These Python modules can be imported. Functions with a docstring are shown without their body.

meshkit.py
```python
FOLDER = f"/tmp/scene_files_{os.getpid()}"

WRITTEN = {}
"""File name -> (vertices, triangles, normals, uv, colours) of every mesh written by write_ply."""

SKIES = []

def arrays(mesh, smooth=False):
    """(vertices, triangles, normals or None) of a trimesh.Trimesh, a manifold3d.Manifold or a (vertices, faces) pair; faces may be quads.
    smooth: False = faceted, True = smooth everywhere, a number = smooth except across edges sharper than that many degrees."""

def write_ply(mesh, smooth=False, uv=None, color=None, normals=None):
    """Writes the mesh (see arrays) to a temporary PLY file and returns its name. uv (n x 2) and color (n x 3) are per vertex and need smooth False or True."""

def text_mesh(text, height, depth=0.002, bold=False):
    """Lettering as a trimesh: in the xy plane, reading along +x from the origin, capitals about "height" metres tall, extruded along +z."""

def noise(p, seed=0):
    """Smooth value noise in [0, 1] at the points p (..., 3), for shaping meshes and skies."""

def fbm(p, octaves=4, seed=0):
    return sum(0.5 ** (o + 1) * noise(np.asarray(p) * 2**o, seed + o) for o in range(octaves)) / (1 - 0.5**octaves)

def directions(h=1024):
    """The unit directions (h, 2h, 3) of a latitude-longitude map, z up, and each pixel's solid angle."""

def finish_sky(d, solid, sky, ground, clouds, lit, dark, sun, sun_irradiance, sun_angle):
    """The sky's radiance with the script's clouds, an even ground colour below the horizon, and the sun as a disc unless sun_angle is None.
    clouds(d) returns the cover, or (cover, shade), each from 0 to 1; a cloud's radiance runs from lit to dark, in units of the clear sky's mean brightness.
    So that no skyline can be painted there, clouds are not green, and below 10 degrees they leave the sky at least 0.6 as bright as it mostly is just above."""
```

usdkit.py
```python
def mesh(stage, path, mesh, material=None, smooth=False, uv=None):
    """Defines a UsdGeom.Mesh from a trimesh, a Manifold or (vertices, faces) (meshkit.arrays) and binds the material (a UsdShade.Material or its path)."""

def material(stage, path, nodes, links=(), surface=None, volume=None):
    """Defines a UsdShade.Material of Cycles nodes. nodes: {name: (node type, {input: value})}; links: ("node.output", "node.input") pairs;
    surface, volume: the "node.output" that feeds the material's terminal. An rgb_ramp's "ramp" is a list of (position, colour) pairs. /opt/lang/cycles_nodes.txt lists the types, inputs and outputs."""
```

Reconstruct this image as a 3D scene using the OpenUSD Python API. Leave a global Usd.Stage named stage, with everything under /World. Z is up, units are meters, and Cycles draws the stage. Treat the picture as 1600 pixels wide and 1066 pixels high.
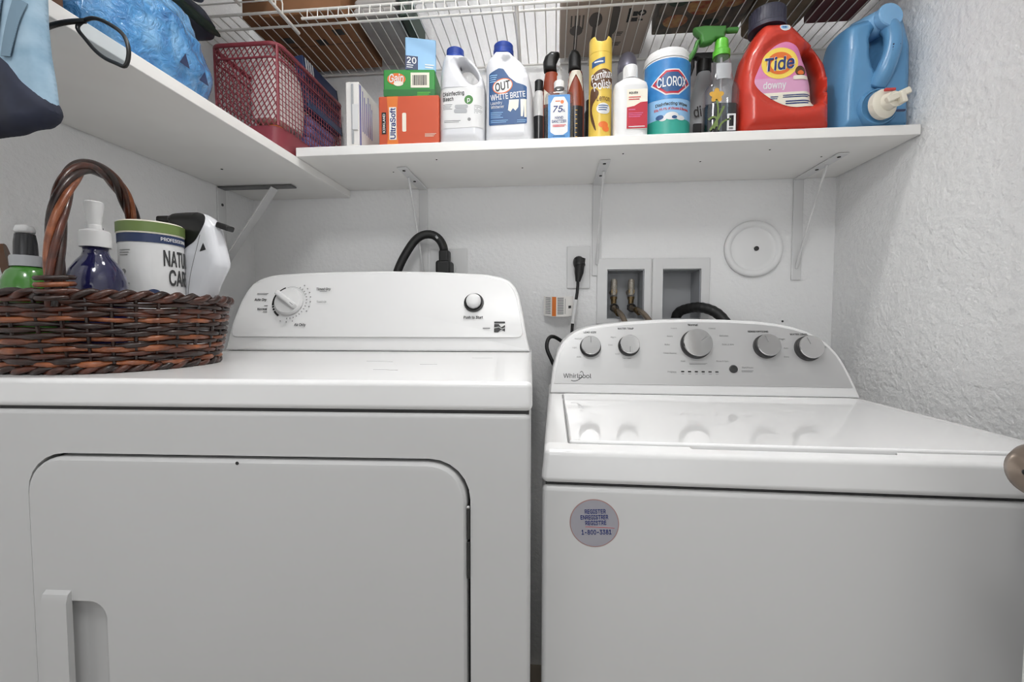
import math, random
import numpy as np, trimesh, usdkit, meshkit
import shapely, shapely.geometry as sg
import manifold3d as m3
from scipy.spatial import Delaunay
from pxr import Usd, UsdGeom, UsdLux, Gf, Sdf
PI = math.pi
random.seed(7); rng = np.random.default_rng(7)
stage = Usd.Stage.CreateInMemory()
UsdGeom.SetStageUpAxis(stage, UsdGeom.Tokens.z); UsdGeom.SetStageMetersPerUnit(stage, 1.0)
UsdGeom.Xform.Define(stage, '/World')

# ------------------------------------------------------------------ camera, light, exposure
# origin = the camera's eye; x along the back wall, y towards it, z up; the floor is 1.085 m below the eye
FL = -1.085; CEIL = 1.355; XL, XR, YB, YF = -.958, .7923, 1.326, -1.7
yaw, pitch, roll = .0948, -.0464, .0018
fw = np.array([-math.sin(yaw), math.cos(yaw), 0]); rt = np.array([math.cos(yaw), math.sin(yaw), 0]); up = np.array([0, 0, 1.])
f2 = fw*math.cos(pitch)+up*math.sin(pitch); u2 = up*math.cos(pitch)-fw*math.sin(pitch)
r3 = rt*math.cos(roll)+u2*math.sin(roll); u3 = u2*math.cos(roll)-rt*math.sin(roll)
cam = UsdGeom.Camera.Define(stage, '/World/camera')
cam.CreateHorizontalApertureAttr(36.0); cam.CreateVerticalApertureAttr(36.0*1066/1600)
cam.CreateFocalLengthAttr(36.0*679.255/1600); cam.CreateClippingRangeAttr(Gf.Vec2f(.02, 50))
mt = np.eye(4); mt[0, :3] = r3; mt[1, :3] = u3; mt[2, :3] = -f2
cam.AddTransformOp().Set(Gf.Matrix4d(mt.tolist()))
cam.CreateExposureAttr(0.83)

def rect_light(name, w, h, loc, rot, intensity, color=(1, 1, 1)):
    l = UsdLux.RectLight.Define(stage, '/World/'+name)
    l.CreateWidthAttr(w); l.CreateHeightAttr(h); l.CreateIntensityAttr(intensity); l.CreateColorAttr(Gf.Vec3f(*color))
    l.AddTranslateOp().Set(Gf.Vec3d(*loc)); l.AddRotateXYZOp().Set(Gf.Vec3f(*rot))
    return l
# the closet's ceiling lamp, plus an unseen fill globe and fill panel added behind the camera
LAMP = 80.0         # the closet's own lamp is the glowing disc inside the ceiling can built below; this is its strength
hl = UsdLux.SphereLight.Define(stage, '/World/hall_fill_globe'); hl.CreateRadiusAttr(.12); hl.CreateIntensityAttr(16.0)  # unseen globe added as fill from the hall side
hl.CreateColorAttr(Gf.Vec3f(1, 1, .995)); hl.AddTranslateOp().Set(Gf.Vec3d(-.1, -.2, 1.05))
rect_light('hall_fill_panel', 1.25, 1.3, (.15, YF+.09, .1), (90, 0, 0), 1.0, (.97, .985, 1))  # fill panel added on the rear wall to lift the shelf undersides

# ------------------------------------------------------------------ helpers
def lin(h):
    if not isinstance(h, str): return tuple(h)
    c = [int(h[i:i+2], 16)/255 for i in (0, 2, 4)]
    return tuple(x/12.92 if x <= .04045 else ((x+.055)/1.055)**2.4 for x in c)
MATS = {}
def M(name, col, rough=.45, metal=0, var=None, bump=None, coat=0, spec=.5, extra=None):
    """var = (scale, second colour), bump = (scale, distance, strength)"""
    p = {'base_color': lin(col), 'roughness': rough, 'metallic': metal, 'coat_weight': coat, 'specular_ior_level': spec}
    p.update(extra or {})
    nodes = {'p': ('principled_bsdf', p)}; links = []
    if var or bump: nodes['g'] = ('geometry', {})
    if var:
        nodes['n'] = ('noise_texture', {'scale': float(var[0]), 'detail': 4.0})
        nodes['r'] = ('rgb_ramp', {'ramp': [(.35, lin(col)), (.68, lin(var[1]))]})
        links += [('g.position', 'n.vector'), ('n.fac', 'r.fac'), ('r.color', 'p.base_color')]
    if bump:
        nodes['bn'] = ('noise_texture', {'scale': float(bump[0]), 'detail': 3.0})
        nodes['b'] = ('bump', {'distance': float(bump[1]), 'strength': float(bump[2])})
        links += [('g.position', 'bn.vector'), ('bn.fac', 'b.height'), ('b.normal', 'p.normal')]
    MATS[name] = usdkit.material(stage, '/World/Looks/'+name, nodes, links, surface='p.BSDF')
    return MATS[name]
def clear(name, tint, gl=.06, base=.05):
    MATS[name] = usdkit.material(stage, '/World/Looks/'+name, {
        't': ('transparent_bsdf', {'color': lin(tint)}), 'g': ('glossy_bsdf', {'color': (.9, .9, .9), 'roughness': gl}),
        'f': ('layer_weight', {'blend': .5}), 'w': ('math', {'math_type': 'power', 'value2': 4.0}), 'a': ('math', {'math_type': 'multiply_add', 'value2': .6, 'value3': base, 'use_clamp': True}), 'm': ('mix_closure', {})},
        [('f.facing', 'w.value1'), ('w.value', 'a.value1'), ('a.value', 'm.fac'), ('t.BSDF', 'm.closure1'), ('g.BSDF', 'm.closure2')], surface='m.closure')
    return MATS[name]

USED = {}
def free(path):
    n = USED.get(path, -1)+1; USED[path] = n
    return path if n == 0 else '%s_%03d' % (path, n)
class Thing:
    def __init__(s, name, label, cat, loc=(0, 0, 0), rz=0, group=None, kind=None):
        s.path = free('/World/'+name); s.loc = np.array(loc, float)
        x = UsdGeom.Xform.Define(stage, s.path); x.AddTranslateOp().Set(Gf.Vec3d(*map(float, loc)))
        if rz: x.AddRotateZOp().Set(math.degrees(rz))
        s.prim = x.GetPrim()
        for k, v in (('label', label), ('category', cat), ('group', group), ('kind', kind)):
            if v: s.prim.SetCustomDataByKey(k, v)
    def part(s, name, mesh, mat, parent=None, smooth=35, world=False, label=None, kind=None):
        mesh = tri(mesh)
        if world: mesh.apply_translation(-s.loc)
        p = free((parent or s.path)+'/'+name)
        q = usdkit.mesh(stage, p, mesh, MATS[mat], smooth=smooth).GetPrim()
        if label: q.SetCustomDataByKey('label', label)
        if kind: q.SetCustomDataByKey('kind', kind)
        return p
def struct(name, mesh, mat, parent='/World', smooth=False):
    p = free(parent+'/'+name); q = usdkit.mesh(stage, p, tri(mesh), MATS[mat], smooth=smooth).GetPrim()
    if parent == '/World': q.SetCustomDataByKey('kind', 'structure')
    return p
def tri(m):
    if isinstance(m, list): return trimesh.util.concatenate([tri(x) for x in m])
    if hasattr(m, 'to_mesh'):
        q = m.to_mesh(); return trimesh.Trimesh(np.array(q.vert_properties[:, :3]), np.array(q.tri_verts), process=False)
    return m.copy()
def man(m):
    if hasattr(m, 'to_mesh'): return m
    m = tri(m); m.merge_vertices()
    return m3.Manifold(m3.Mesh(np.asarray(m.vertices, np.float32), np.asarray(m.faces, np.uint32)))
def mv(m, x=0, y=0, z=0):
    m = tri(m); m.apply_translation((x, y, z)); return m
def rot(m, a, ax, at=(0, 0, 0)):
    m = tri(m); m.apply_transform(trimesh.transformations.rotation_matrix(a, ax, at)); return m
def bx(x0, x1, y0, y1, z0, z1):
    m = trimesh.creation.box((x1-x0, y1-y0, z1-z0)); m.apply_translation(((x0+x1)/2, (y0+y1)/2, (z0+z1)/2)); return m
def rbx(x0, x1, y0, y1, z0, z1, r=.003, seg=16):
    s = m3.Manifold.sphere(r, seg)
    return m3.Manifold.batch_hull([s.translate((x, y, z)) for x in (x0+r, x1-r) for y in (y0+r, y1-r) for z in (z0+r, z1-r)])
def loft(rings, cap=True):
    R = np.array(rings, float); k, n, _ = R.shape
    v = R.reshape(-1, 3); f = []
    for i in range(k-1):
        a = i*n+np.arange(n); b = i*n+(np.arange(n)+1) % n
        f += [np.c_[a, b, b+n], np.c_[a, b+n, a+n]]
    f = np.vstack(f)
    if cap:
        c0, c1 = len(v), len(v)+1; v = np.vstack([v, R[0].mean(0), R[-1].mean(0)])
        a = np.arange(n); b = (a+1) % n
        f = np.vstack([f, np.c_[np.full(n, c0), b, a], np.c_[np.full(n, c1), (k-1)*n+a, (k-1)*n+b]])
    m = trimesh.Trimesh(v, f, process=False)
    if m.volume < 0: m.invert()
    return m
def lathe(prof, n=40, cap=True):
    a = np.arange(n)*2*PI/n
    return loft([[(max(r, 1e-5)*math.cos(t), max(r, 1e-5)*math.sin(t), z) for t in a] for r, z in prof], cap)
def sup(prof, n=48, e=2.6):
    """stack of superellipse sections (rx, ry, z[, cx, cy])"""
    a = np.arange(n)*2*PI/n; sg_ = lambda v: np.sign(v)*np.abs(v)**(2/e)
    return loft([np.c_[(q[3] if len(q) > 3 else 0)+q[0]*sg_(np.cos(a)), (q[4] if len(q) > 4 else 0)+q[1]*sg_(np.sin(a)), np.full(n, q[2])] for q in prof])
def curve(pts, n=40, closed=False):
    from scipy.interpolate import splprep, splev
    P = np.array(pts, float)
    if closed: P = np.vstack([P, P[:1]])
    t, _ = splprep(P.T, s=0, k=min(3, len(P)-1), per=closed)
    return np.array(splev(np.linspace(0, 1, n, endpoint=not closed), t)).T
def tube(pts, r, n=8, closed=False):
    P = np.array(pts, float); k = len(P)
    r = np.broadcast_to(np.asarray(r, float), (k,))
    T = (np.roll(P, -1, 0)-np.roll(P, 1, 0)) if closed else np.gradient(P, axis=0)
    T /= np.maximum(np.linalg.norm(T, axis=1, keepdims=True), 1e-9)
    a = np.cross(T[0], (0, 0, 1.)); a = np.cross(T[0], (1., 0, 0)) if np.linalg.norm(a) < .1 else a
    rings = []; th = np.arange(n)*2*PI/n
    for i in range(k):
        a = a-T[i]*(a@T[i]); a /= np.linalg.norm(a); b = np.cross(T[i], a)
        rings.append(P[i]+r[i]*(np.cos(th)[:, None]*a+np.sin(th)[:, None]*b))
    if closed: rings.append(rings[0])
    return loft(rings, cap=not closed)
def rod(a, b, r, n=8): return tube([a, b], r, n)
def ball(c, r, sub=2, s=(1, 1, 1)):
    m = trimesh.creation.icosphere(sub, r); m.apply_scale(s); m.apply_translation(c); return m
def disc(r, h, n=32): return lathe([(r-min(h, r)*.2, 0), (r, min(h, r)*.2), (r, h*.8), (r-h*.2, h)], n)
def ycyl(c, r, y0, y1, n=28):
    m = lathe([(r, 0), (r, y1-y0)], n); m.apply_transform(trimesh.transformations.rotation_matrix(-PI/2, (1, 0, 0))); m.apply_translation((c[0], y0, c[1])); return m
def extr(poly, h):
    return trimesh.util.concatenate([trimesh.creation.extrude_polygon(g, h, engine='earcut') for g in getattr(poly, 'geoms', [poly]) if g.area > 1e-9])
def rrect(x0, x1, y0, y1, r): return sg.box(x0+r, y0+r, x1-r, y1-r).buffer(r, 6)
def spoly(pts, closed=True, n=80): return sg.Polygon(curve(pts, n, True)).buffer(0)
def circ(x, y, r, sy=1, n=12): return shapely.affinity.scale(sg.Point(x, y).buffer(r, n), 1, sy)
def fine(m, e):
    v, f = trimesh.remesh.subdivide_to_size(m.vertices, m.faces, e, max_iter=8); return trimesh.Trimesh(v, f, process=False)
def grid_tri(poly, h, R):
    """2-D triangulation of a polygon, denser near its edge"""
    pts = []
    def ring(p):
        for g in getattr(p, 'geoms', [p]):
            for l in [g.exterior, *g.interiors]:
                k = max(8, int(l.length/h)); pts.extend(np.array([l.interpolate(i/k, True).coords[0] for i in range(k)]))
    ring(poly); nb = len(pts)
    for d in (.02, .1, .25, .5, .8):
        q = poly.buffer(-d*R)
        if not q.is_empty: ring(q)
    x0, y0, x1, y1 = poly.bounds
    gx, gy = np.meshgrid(np.arange(x0, x1, h*1.6), np.arange(y0, y1, h*1.6)); g = np.c_[gx.ravel(), gy.ravel()]
    q = poly.buffer(-R*.9)
    if not q.is_empty: pts.extend(g[shapely.contains_xy(q, g[:, 0], g[:, 1])])
    P = np.array(pts); t = Delaunay(P).simplices; c = P[t].mean(1)
    t = t[shapely.contains_xy(poly, c[:, 0], c[:, 1])]
    A = P[t]; s = (A[:, 1, 0]-A[:, 0, 0])*(A[:, 2, 1]-A[:, 0, 1])-(A[:, 1, 1]-A[:, 0, 1])*(A[:, 2, 0]-A[:, 0, 0])
    t[s < 0] = t[s < 0][:, ::-1]; t = t[np.abs(s) > 1e-12]
    return P, t, nb
class Inf:
    """a rounded body with the outline poly in x-z and half thickness T(x, z), its edge rounded over R; carve(x, z) >= 0 sinks the front"""
    def __init__(s, poly, T, R, h=.004, carve=None, e=2.0):
        s.poly, s.T, s.R, s.carve, s.e = poly, (T if callable(T) else (lambda x, z: T+0*x)), R, carve, e
        P, t, nb = grid_tri(poly, h, R); w = s.half(P); n = len(P)
        w[:nb] = 0; c = carve(P[:, 0], P[:, 1]) if carve else 0*w
        fr = np.c_[P[:, 0], -w+np.minimum(c, w), P[:, 1]]; bk = np.c_[P[:, 0], w, P[:, 1]]
        idx = np.arange(n)+n; idx[:nb] = np.arange(nb)
        s.mesh = trimesh.Trimesh(np.vstack([fr, bk]), np.vstack([t, idx[t][:, ::-1]]), process=False)
    def half(s, P):
        d = np.clip(shapely.distance(shapely.points(P), s.poly.boundary)/s.R, 0, 1)
        return s.T(P[:, 0], P[:, 1])*(1-(1-d)**s.e)**(1/s.e)
    def S(s, u, v):
        P = np.c_[u, v]; w = s.half(P)
        if s.carve: w = w-np.minimum(s.carve(u, v), w)
        return np.c_[u, -w, v], np.tile((0, -1., 0), (len(u), 1))
def plane(o, eu=(1, 0, 0), ev=(0, 0, 1)):
    o, eu, ev = (np.array(x, float) for x in (o, eu, ev)); n = np.cross(eu, ev)
    return lambda u, v: (o+np.outer(u, eu)+np.outer(v, ev), np.tile(n, (len(u), 1)))
def cyl(R, a0=0.):
    def f(u, v):
        r = R(v) if callable(R) else R+0*v
        t = u/r-PI/2+a0; n = np.c_[np.cos(t), np.sin(t), 0*t]
        return n*r[:, None]+np.c_[0*v, 0*v, v], n
    return f
def decal(g, S, eps=.0003, h=.0003, e=None):
    """print g (a polygon or flat mesh in u-v) on the surface S"""
    m = extr(g, h) if not hasattr(g, 'faces') else g.copy()
    if e: m = fine(m, e)
    p, n = S(m.vertices[:, 0], m.vertices[:, 1])
    return trimesh.Trimesh(p+n*(m.vertices[:, 2:3]+eps), m.faces, process=False)
def txt(s, h, u=0, v=0, bold=False, w=None, shear=0, ang=0, anchor='c', d=.0003):
    m = meshkit.text_mesh(s, h, d, bold); x0, x1 = m.bounds[0][0], m.bounds[1][0]
    m.vertices[:, 0] -= (x0+x1)/2 if anchor == 'c' else (x0 if anchor == 'l' else x1)
    if w: m.vertices[:, 0] *= w/(x1-x0)
    m.vertices[:, 1] -= h/2
    m.vertices[:, 0] += shear*m.vertices[:, 1]
    c, q = math.cos(ang), math.sin(ang); x, y = m.vertices[:, 0].copy(), m.vertices[:, 1].copy()
    m.vertices[:, 0] = c*x-q*y+u; m.vertices[:, 1] = q*x+c*y+v
    return m
def lines(u0, u1, v, h=.0008, n=1, gap=.002): return sg.MultiPolygon([sg.box(u0, v-i*gap, u1-(i % 3)*.1*(u1-u0), v-i*gap+h) for i in range(n)])
def barcode(u0, u1, v0, v1, seed=1):
    r = random.Random(seed); x = u0; out = []
    while x < u1-.001:
        w = r.choice((.0006, .001, .0016)); out.append(sg.box(x, v0, min(x+w, u1), v1)); x += w+r.choice((.0007, .0012))
    return sg.MultiPolygon(out)
OUT = {
 'bleach': {'c': (-.2275,1.1), 'body': [(-.0575,.016),(-.0575,.055),(-.0565,.134),(-.0545,.176),(-.0485,.207),(-.0415,.224),(.0025,.222),(.0225,.211),(.0405,.19),(.0515,.167),(.0565,.142),(.0575,.1),(.0575,.051),(.0575,.012)], 'hole': [(-.0065,.2),(.0055,.204),(.0225,.193),(.0365,.173),(.0395,.159),(.0325,.151),(.0205,.155),(.0075,.169),(-.0025,.186)], 'cap': [(-.0435,.246),(.0025,.222)], 'label': [(-.0535,.13),(.0545,.139),(.0545,.04),(-.0545,.037)]},
 'out': {'c': (-.1105,1.1), 'body': [(-.0595,.012),(-.0585,.069),(-.0575,.156),(-.0585,.188),(-.0535,.203),(-.0385,.22),(-.0335,.226),(.0025,.224),(.0115,.214),(.0315,.197),(.0455,.176),(.0525,.151),(.0575,.116),(.0595,.046),(.0595,.008)], 'recess': [(-.0155,.199),(.0025,.205),(.0205,.192),(.0385,.171),(.0405,.159),(.0295,.156),(.0135,.167),(-.0045,.183)], 'cap': [(-.0415,.251),(.0065,.224)], 'label': [(-.0465,.163),(-.0225,.175),(-.0115,.173),(.0025,.153),(.0205,.139),(.0445,.131),(.0455,.043),(-.0465,.042)], 'oval': [(-.0365,.15),(.0095,.115)]},
 'tide': {'c': (.5215,1.1), 'body': [(-.0965,-.006),(-.0985,.095),(-.0975,.141),(-.0875,.184),(-.0665,.225),(-.0535,.243),(-.0445,.25),(.0065,.247),(.0195,.235),(.0395,.213),(.0655,.185),(.0855,.155),(.0935,.125),(.0965,.066),(.0985,-.013)], 'hole': [(.0425,.18),(.0535,.178),(.0665,.159),(.0755,.133),(.0775,.1),(.0745,.074),(.0665,.068),(.0615,.087),(.0555,.124),(.0465,.154)], 'cap': [(-.0675,.292),(.0105,.246)], 'label': [(-.0705,.113),(-.0655,.133),(-.0545,.159),(-.0325,.186),(-.0025,.195),(.0115,.188),(.0285,.171),(.0435,.144),(.0535,.114),(.0585,.081),(.0565,.055),(.0445,.053),(.0195,.052),(-.0135,.061),(-.0425,.079),(-.0615,.096)], 'ring': [(-.0825,.114),(-.0775,.147),(-.0615,.179),(-.0335,.204),(-.0035,.21),(.0245,.194),(.0445,.164),(.0585,.127),(.0675,.074),(.0635,.051),(.0445,.04),(.0095,.04),(-.0295,.052),(-.0625,.076)], 'disc': [(-.0585,.185),(.0215,.116)], 'pink': [(-.0705,.113),(-.0605,.123),(.0525,.121),(.0575,.088),(-.0435,.087),(-.0615,.096)]},
 'jug': {'c': (.7125,1.12), 'body': [(-.0765,.019),(-.0765,.084),(-.0725,.129),(-.0685,.175),(-.0655,.211),(-.0615,.236),(-.0475,.246),(.0095,.266),(.0345,.281),(.0495,.279),(.0645,.248),(.0735,.191),(.0755,.149),(.0765,.107),(.0745,.062),(.0765,.014)], 'hole': [(-.0165,.187),(-.0115,.211),(-.0005,.224),(.0145,.221),(.0235,.212),(.0235,.194),(.0195,.164),(.0145,.14),(.0045,.123),(-.0055,.129),(-.0135,.154)], 'cap': [(.0365,.304),(.0935,.244)], 'ring': [(-.0155,.114),(.0755,.033)], 'spout': [(.0025,.099),(.0725,.035)]},
 'steamer': {'c': (-.656,.765), 'body': [(-.047,.105),(-.045,.12),(-.046,.145),(-.036,.179),(-.044,.196),(-.047,.214),(-.046,.235),(-.054,.248),(-.051,.257),(-.042,.261),(-.02,.262),(.003,.262),(.019,.257),(.03,.25),(.039,.237),(.046,.209),(.054,.173),(.053,.163),(.034,.129),(.025,.104)], 'dark': [(-.035,.179),(-.044,.192),(-.047,.214),(-.046,.235),(-.054,.248),(-.051,.257),(-.042,.261),(-.02,.262),(.003,.261),(.017,.256),(.024,.247),(.025,.24),(.018,.224),(.007,.208),(-.013,.194)], 'line': [(.017,.218),(.006,.181),(-.004,.145),(-.009,.107)], 'nozzle': [(-.074,.254),(-.067,.256),(-.052,.254),(-.052,.246),(-.072,.248)], 'tip': [(.029,.254),(.045,.25),(.053,.243),(.05,.239),(.039,.239)], 'tri': [(.023,.204),(.016,.189),(.028,.192)]},
 'spray': {'c': (.386,1.085), 'body': [(-.038,.023),(-.039,.077),(-.036,.11),(-.026,.126),(-.022,.144),(-.02,.165),(-.018,.188),(.016,.186),(.019,.163),(.023,.142),(.034,.124),(.037,.106),(.039,.02)]},
 'trigger': {'c': (.3585,1.085), 'body': [(.0105,.187),(.0125,.221),(.0155,.234),(.0065,.218),(-.0095,.214),(-.0215,.213),(-.0295,.2),(-.0415,.181),(-.0565,.17),(-.0615,.176),(-.0505,.188),(-.0375,.207),(-.0295,.22),(-.0245,.233),(-.0365,.245),(-.0385,.255),(-.0145,.258),(.0155,.256),(.0315,.255),(.0605,.249),(.0615,.242),(.0445,.24),(.0315,.239),(.0335,.22),(.0405,.213),(.0425,.185)]},
 'brown': {'c': (-.0095,1.16), 'body': [(-.0225,.049),(-.0205,.148),(-.0205,.196),(-.0195,.214),(.0225,.212),(.0115,.194),(.0125,.048)], 'cap': [(-.0195,.214),(-.0215,.239),(-.0165,.253),(-.0015,.264),(.0205,.262),(.0215,.253),(.0155,.241),(.0145,.212)]},
 'brownb': {'c': (.053,1.16), 'body': [(-.024,.047),(-.023,.142),(-.024,.164),(-.019,.211),(.014,.209),(.017,.191),(.018,.162),(.023,.14),(.024,.045)], 'cap': [(-.019,.211),(-.019,.25),(-.013,.264),(-.003,.266),(.008,.26),(.013,.249),(.014,.209)]},
 'glasses': {'c': (-.5195,.47), 'body': [(-.0315,.34),(-.0225,.346),(-.0125,.348),(-.0005,.345),(.0125,.338),(.0275,.325),(.0315,.314),(.0305,.298),(.0265,.292),(.0195,.294),(.0025,.302),(-.0135,.315),(-.0245,.328)], 'temple': [(-.0605,.333),(-.0495,.339),(-.0355,.343),(-.0255,.347)], 'tip': [(-.0605,.334),(-.0595,.325),(-.0605,.313)]},
 'garment': {'c': (-.5465,.4), 'body': [(-.0455,.338),(.0465,.332),(.0465,.298),(.0485,.266),(.0525,.24),(.0545,.219),(.0555,.208),(.0515,.2),(.0435,.194),(.0155,.19),(-.0155,.187),(-.0555,.184)], 'navy': [(-.0495,.279),(-.0095,.276),(-.0005,.272),(.0095,.265),(.0265,.251),(.0385,.235),(.0485,.226),(.0545,.215),(.0555,.208),(.0515,.2),(.0435,.194),(.0155,.19),(-.0155,.187),(-.0555,.184)]},
}
# ------------------------------------------------------------------ materials
M('wall', 'f1f1f1', .7, bump=(85, .0035, .65), spec=.25)
M('wall_side', 'eeeeee', .7, bump=(70, .0062, .75), spec=.25)
M('wall_smooth', 'ebebeb', .5)
M('ceil', 'efefef', .8)
M('floor_tile', '7d7468', .4, var=(3, '70675c'))
M('hall_paint', 'b9b6b0', .75)
M('board', 'f2f1ee', .42, var=(9, 'efedea'))
M('bracket_white', 'dedede', .4)
M('bracket_dark', '6f6f6f', .4, .5)
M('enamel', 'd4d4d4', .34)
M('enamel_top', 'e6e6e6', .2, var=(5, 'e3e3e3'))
M('enamel_shaded', 'c5c5c5', .36)  # same white enamel as the top, greyed to put the front's shade into the colour
M('console_white', 'e0e0e0', .3)
M('lid_white', 'f0f0f0', .05, coat=.5)
M('silver_face', 'c3c3c3', .36, .5)
M('dark_gap', '2a2a2a', .6)
M('black', '161616', .38)
M('black_rubber', '1b1b1b', .5)
M('charcoal', '303030', .45)
M('print_dark', '3a3a3a', .6)
M('print_grey', '8b8b8b', .6)
M('chrome', 'd8d8d8', .12, 1)
M('knob_silver', 'c4c4c4', .45, .35)
M('steel', 'a8a8a8', .3, .9)
M('valve_grip', 'b3aea4', .4, .35, var=(260, '8a8074'))
M('brass', '8d7a5a', .35, .8, var=(300, '6a5638'))
M('hose_braid', '8c7f70', .38, .7, bump=(900, .002, .8))
M('dark_metal', '3a3633', .4, .6)
M('wire', 'e2e0db', .35)
M('white', 'dcdcdc', .4)
M('white_gloss', 'd9dade', .25)
M('cream', 'e8e2d2', .35)
M('paper', 'e9e6e2', .6)
M('blue_cap', '24439a', .35)
M('navy', '26355a', .45)
M('label_blue', '2d5383', .4)
M('label_bright', '2d76b5', .35, var=(40, '3a86c2'))
M('orange_box', 'c2502f', .45)
M('orange', 'd9772f', .45)
M('green_box', '2f8a3a', .42)
M('green_dark', '1f6b30', .42)
M('sky_box', '8fbbe0', .5)
M('lavender', '7d7fb8', .5)
M('red', 'b8273a', .4)
M('print_red', 'c5403f', .45)
M('yellow', 'd9b950', .32)
M('gold_band', 'cfa040', .35)
M('brown_print', '5a3a22', .5)
M('teal', '2e9a8a', .4)
M('amber', '8c3b21', .22, coat=.4)
M('tide_red', 'bd3626', .27)
M('tide_yellow', 'f0d35c', .4)
M('tide_orange', 'e0712e', .4)
M('tide_blue', '25346f', .4)
M('pink', 'de8fbb', .4, var=(30, 'd673a8'))
M('purple', 'd79fc0', .4)
M('cap_slate', '3b3b4b', .4)
M('jug_blue', '5c92bd', .27)
M('jug_light', '7fb2dc', .3)
M('spring_green', '5fb838', .3)
M('leaf_green', '3e7a34', .4)
M('bottle_green', '3f7a2d', .2, coat=.5)
M('cobalt', '1a1a42', .12, coat=.6)
M('smoke', '2b2b2e', .25)
M('olive', '6b7f45', .45)
M('can_grey', '8f8d9c', .35, .5)
M('plastic_grey', 'a9abae', .4)
M('red_basket', '8c3f48', .35)
M('wicker_dark', '190b07', .38, var=(60, '33170d'), coat=.12)
M('wicker_mid', '2c130a', .36, var=(50, '5a2a18'), coat=.15)
M('wicker_light', '582a15', .34, var=(45, '985834'), coat=.15)
M('cardboard', '8a5f3e', .75, var=(14, '7c5435'))
M('cutlery_box', 'b5a79b', .55, var=(8, 'a89a8f'))
M('cutlery_print', '55504c', .55)
M('grey_cloth', '9b9794', .8, var=(20, '8a8683'))
M('white_film', 'eeeeee', .3)
M('slate_cloth', '66748a', .6, var=(20, '55617a'))
M('dark_cloth', '232732', .75, var=(18, '343b48'))
M('dark_red', '5e1f26', .5)
M('tan_bag', '8d7d66', .7, var=(16, '6f604c'))
M('photo_print', '6a5a4c', .45, var=(34, '3c4038'))
M('food_print', 'b08a58', .45, var=(60, '8c3f2c'))
M('green_card', '26382c', .6)
M('satin_nickel', '9a8b7e', .28, .85)
M('door_paint', 'e6e6e4', .4)
M('plaid_light', 'a9c1d2', .85, var=(22, '7f9db2'))
M('plaid_navy', '181b29', .8, var=(24, '262b3e'))
M('denim_stripe', '6f8798', .85)
M('black_frame', '141414', .3)
M('sticker_silver', 'c4c4cf', .2, .45)
M('sticker_edge', 'a8837f', .4)
M('lamp_glass', 'f4f2ec', .4, extra={'emission_color': (1, .985, .965), 'emission_strength': LAMP})
M('glass_lens', 'ffffff', .05)
clear('clear_plastic', 'f2f2f4', .08, .09)
clear('clear_gel', 'dfe6ea', .05, .05)
clear('liquid', '8f9aa2', .05, .03)
clear('lens', 'eef2f5', .02, .02)
clear('pane', 'f5f8fa', .02, .02)
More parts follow.
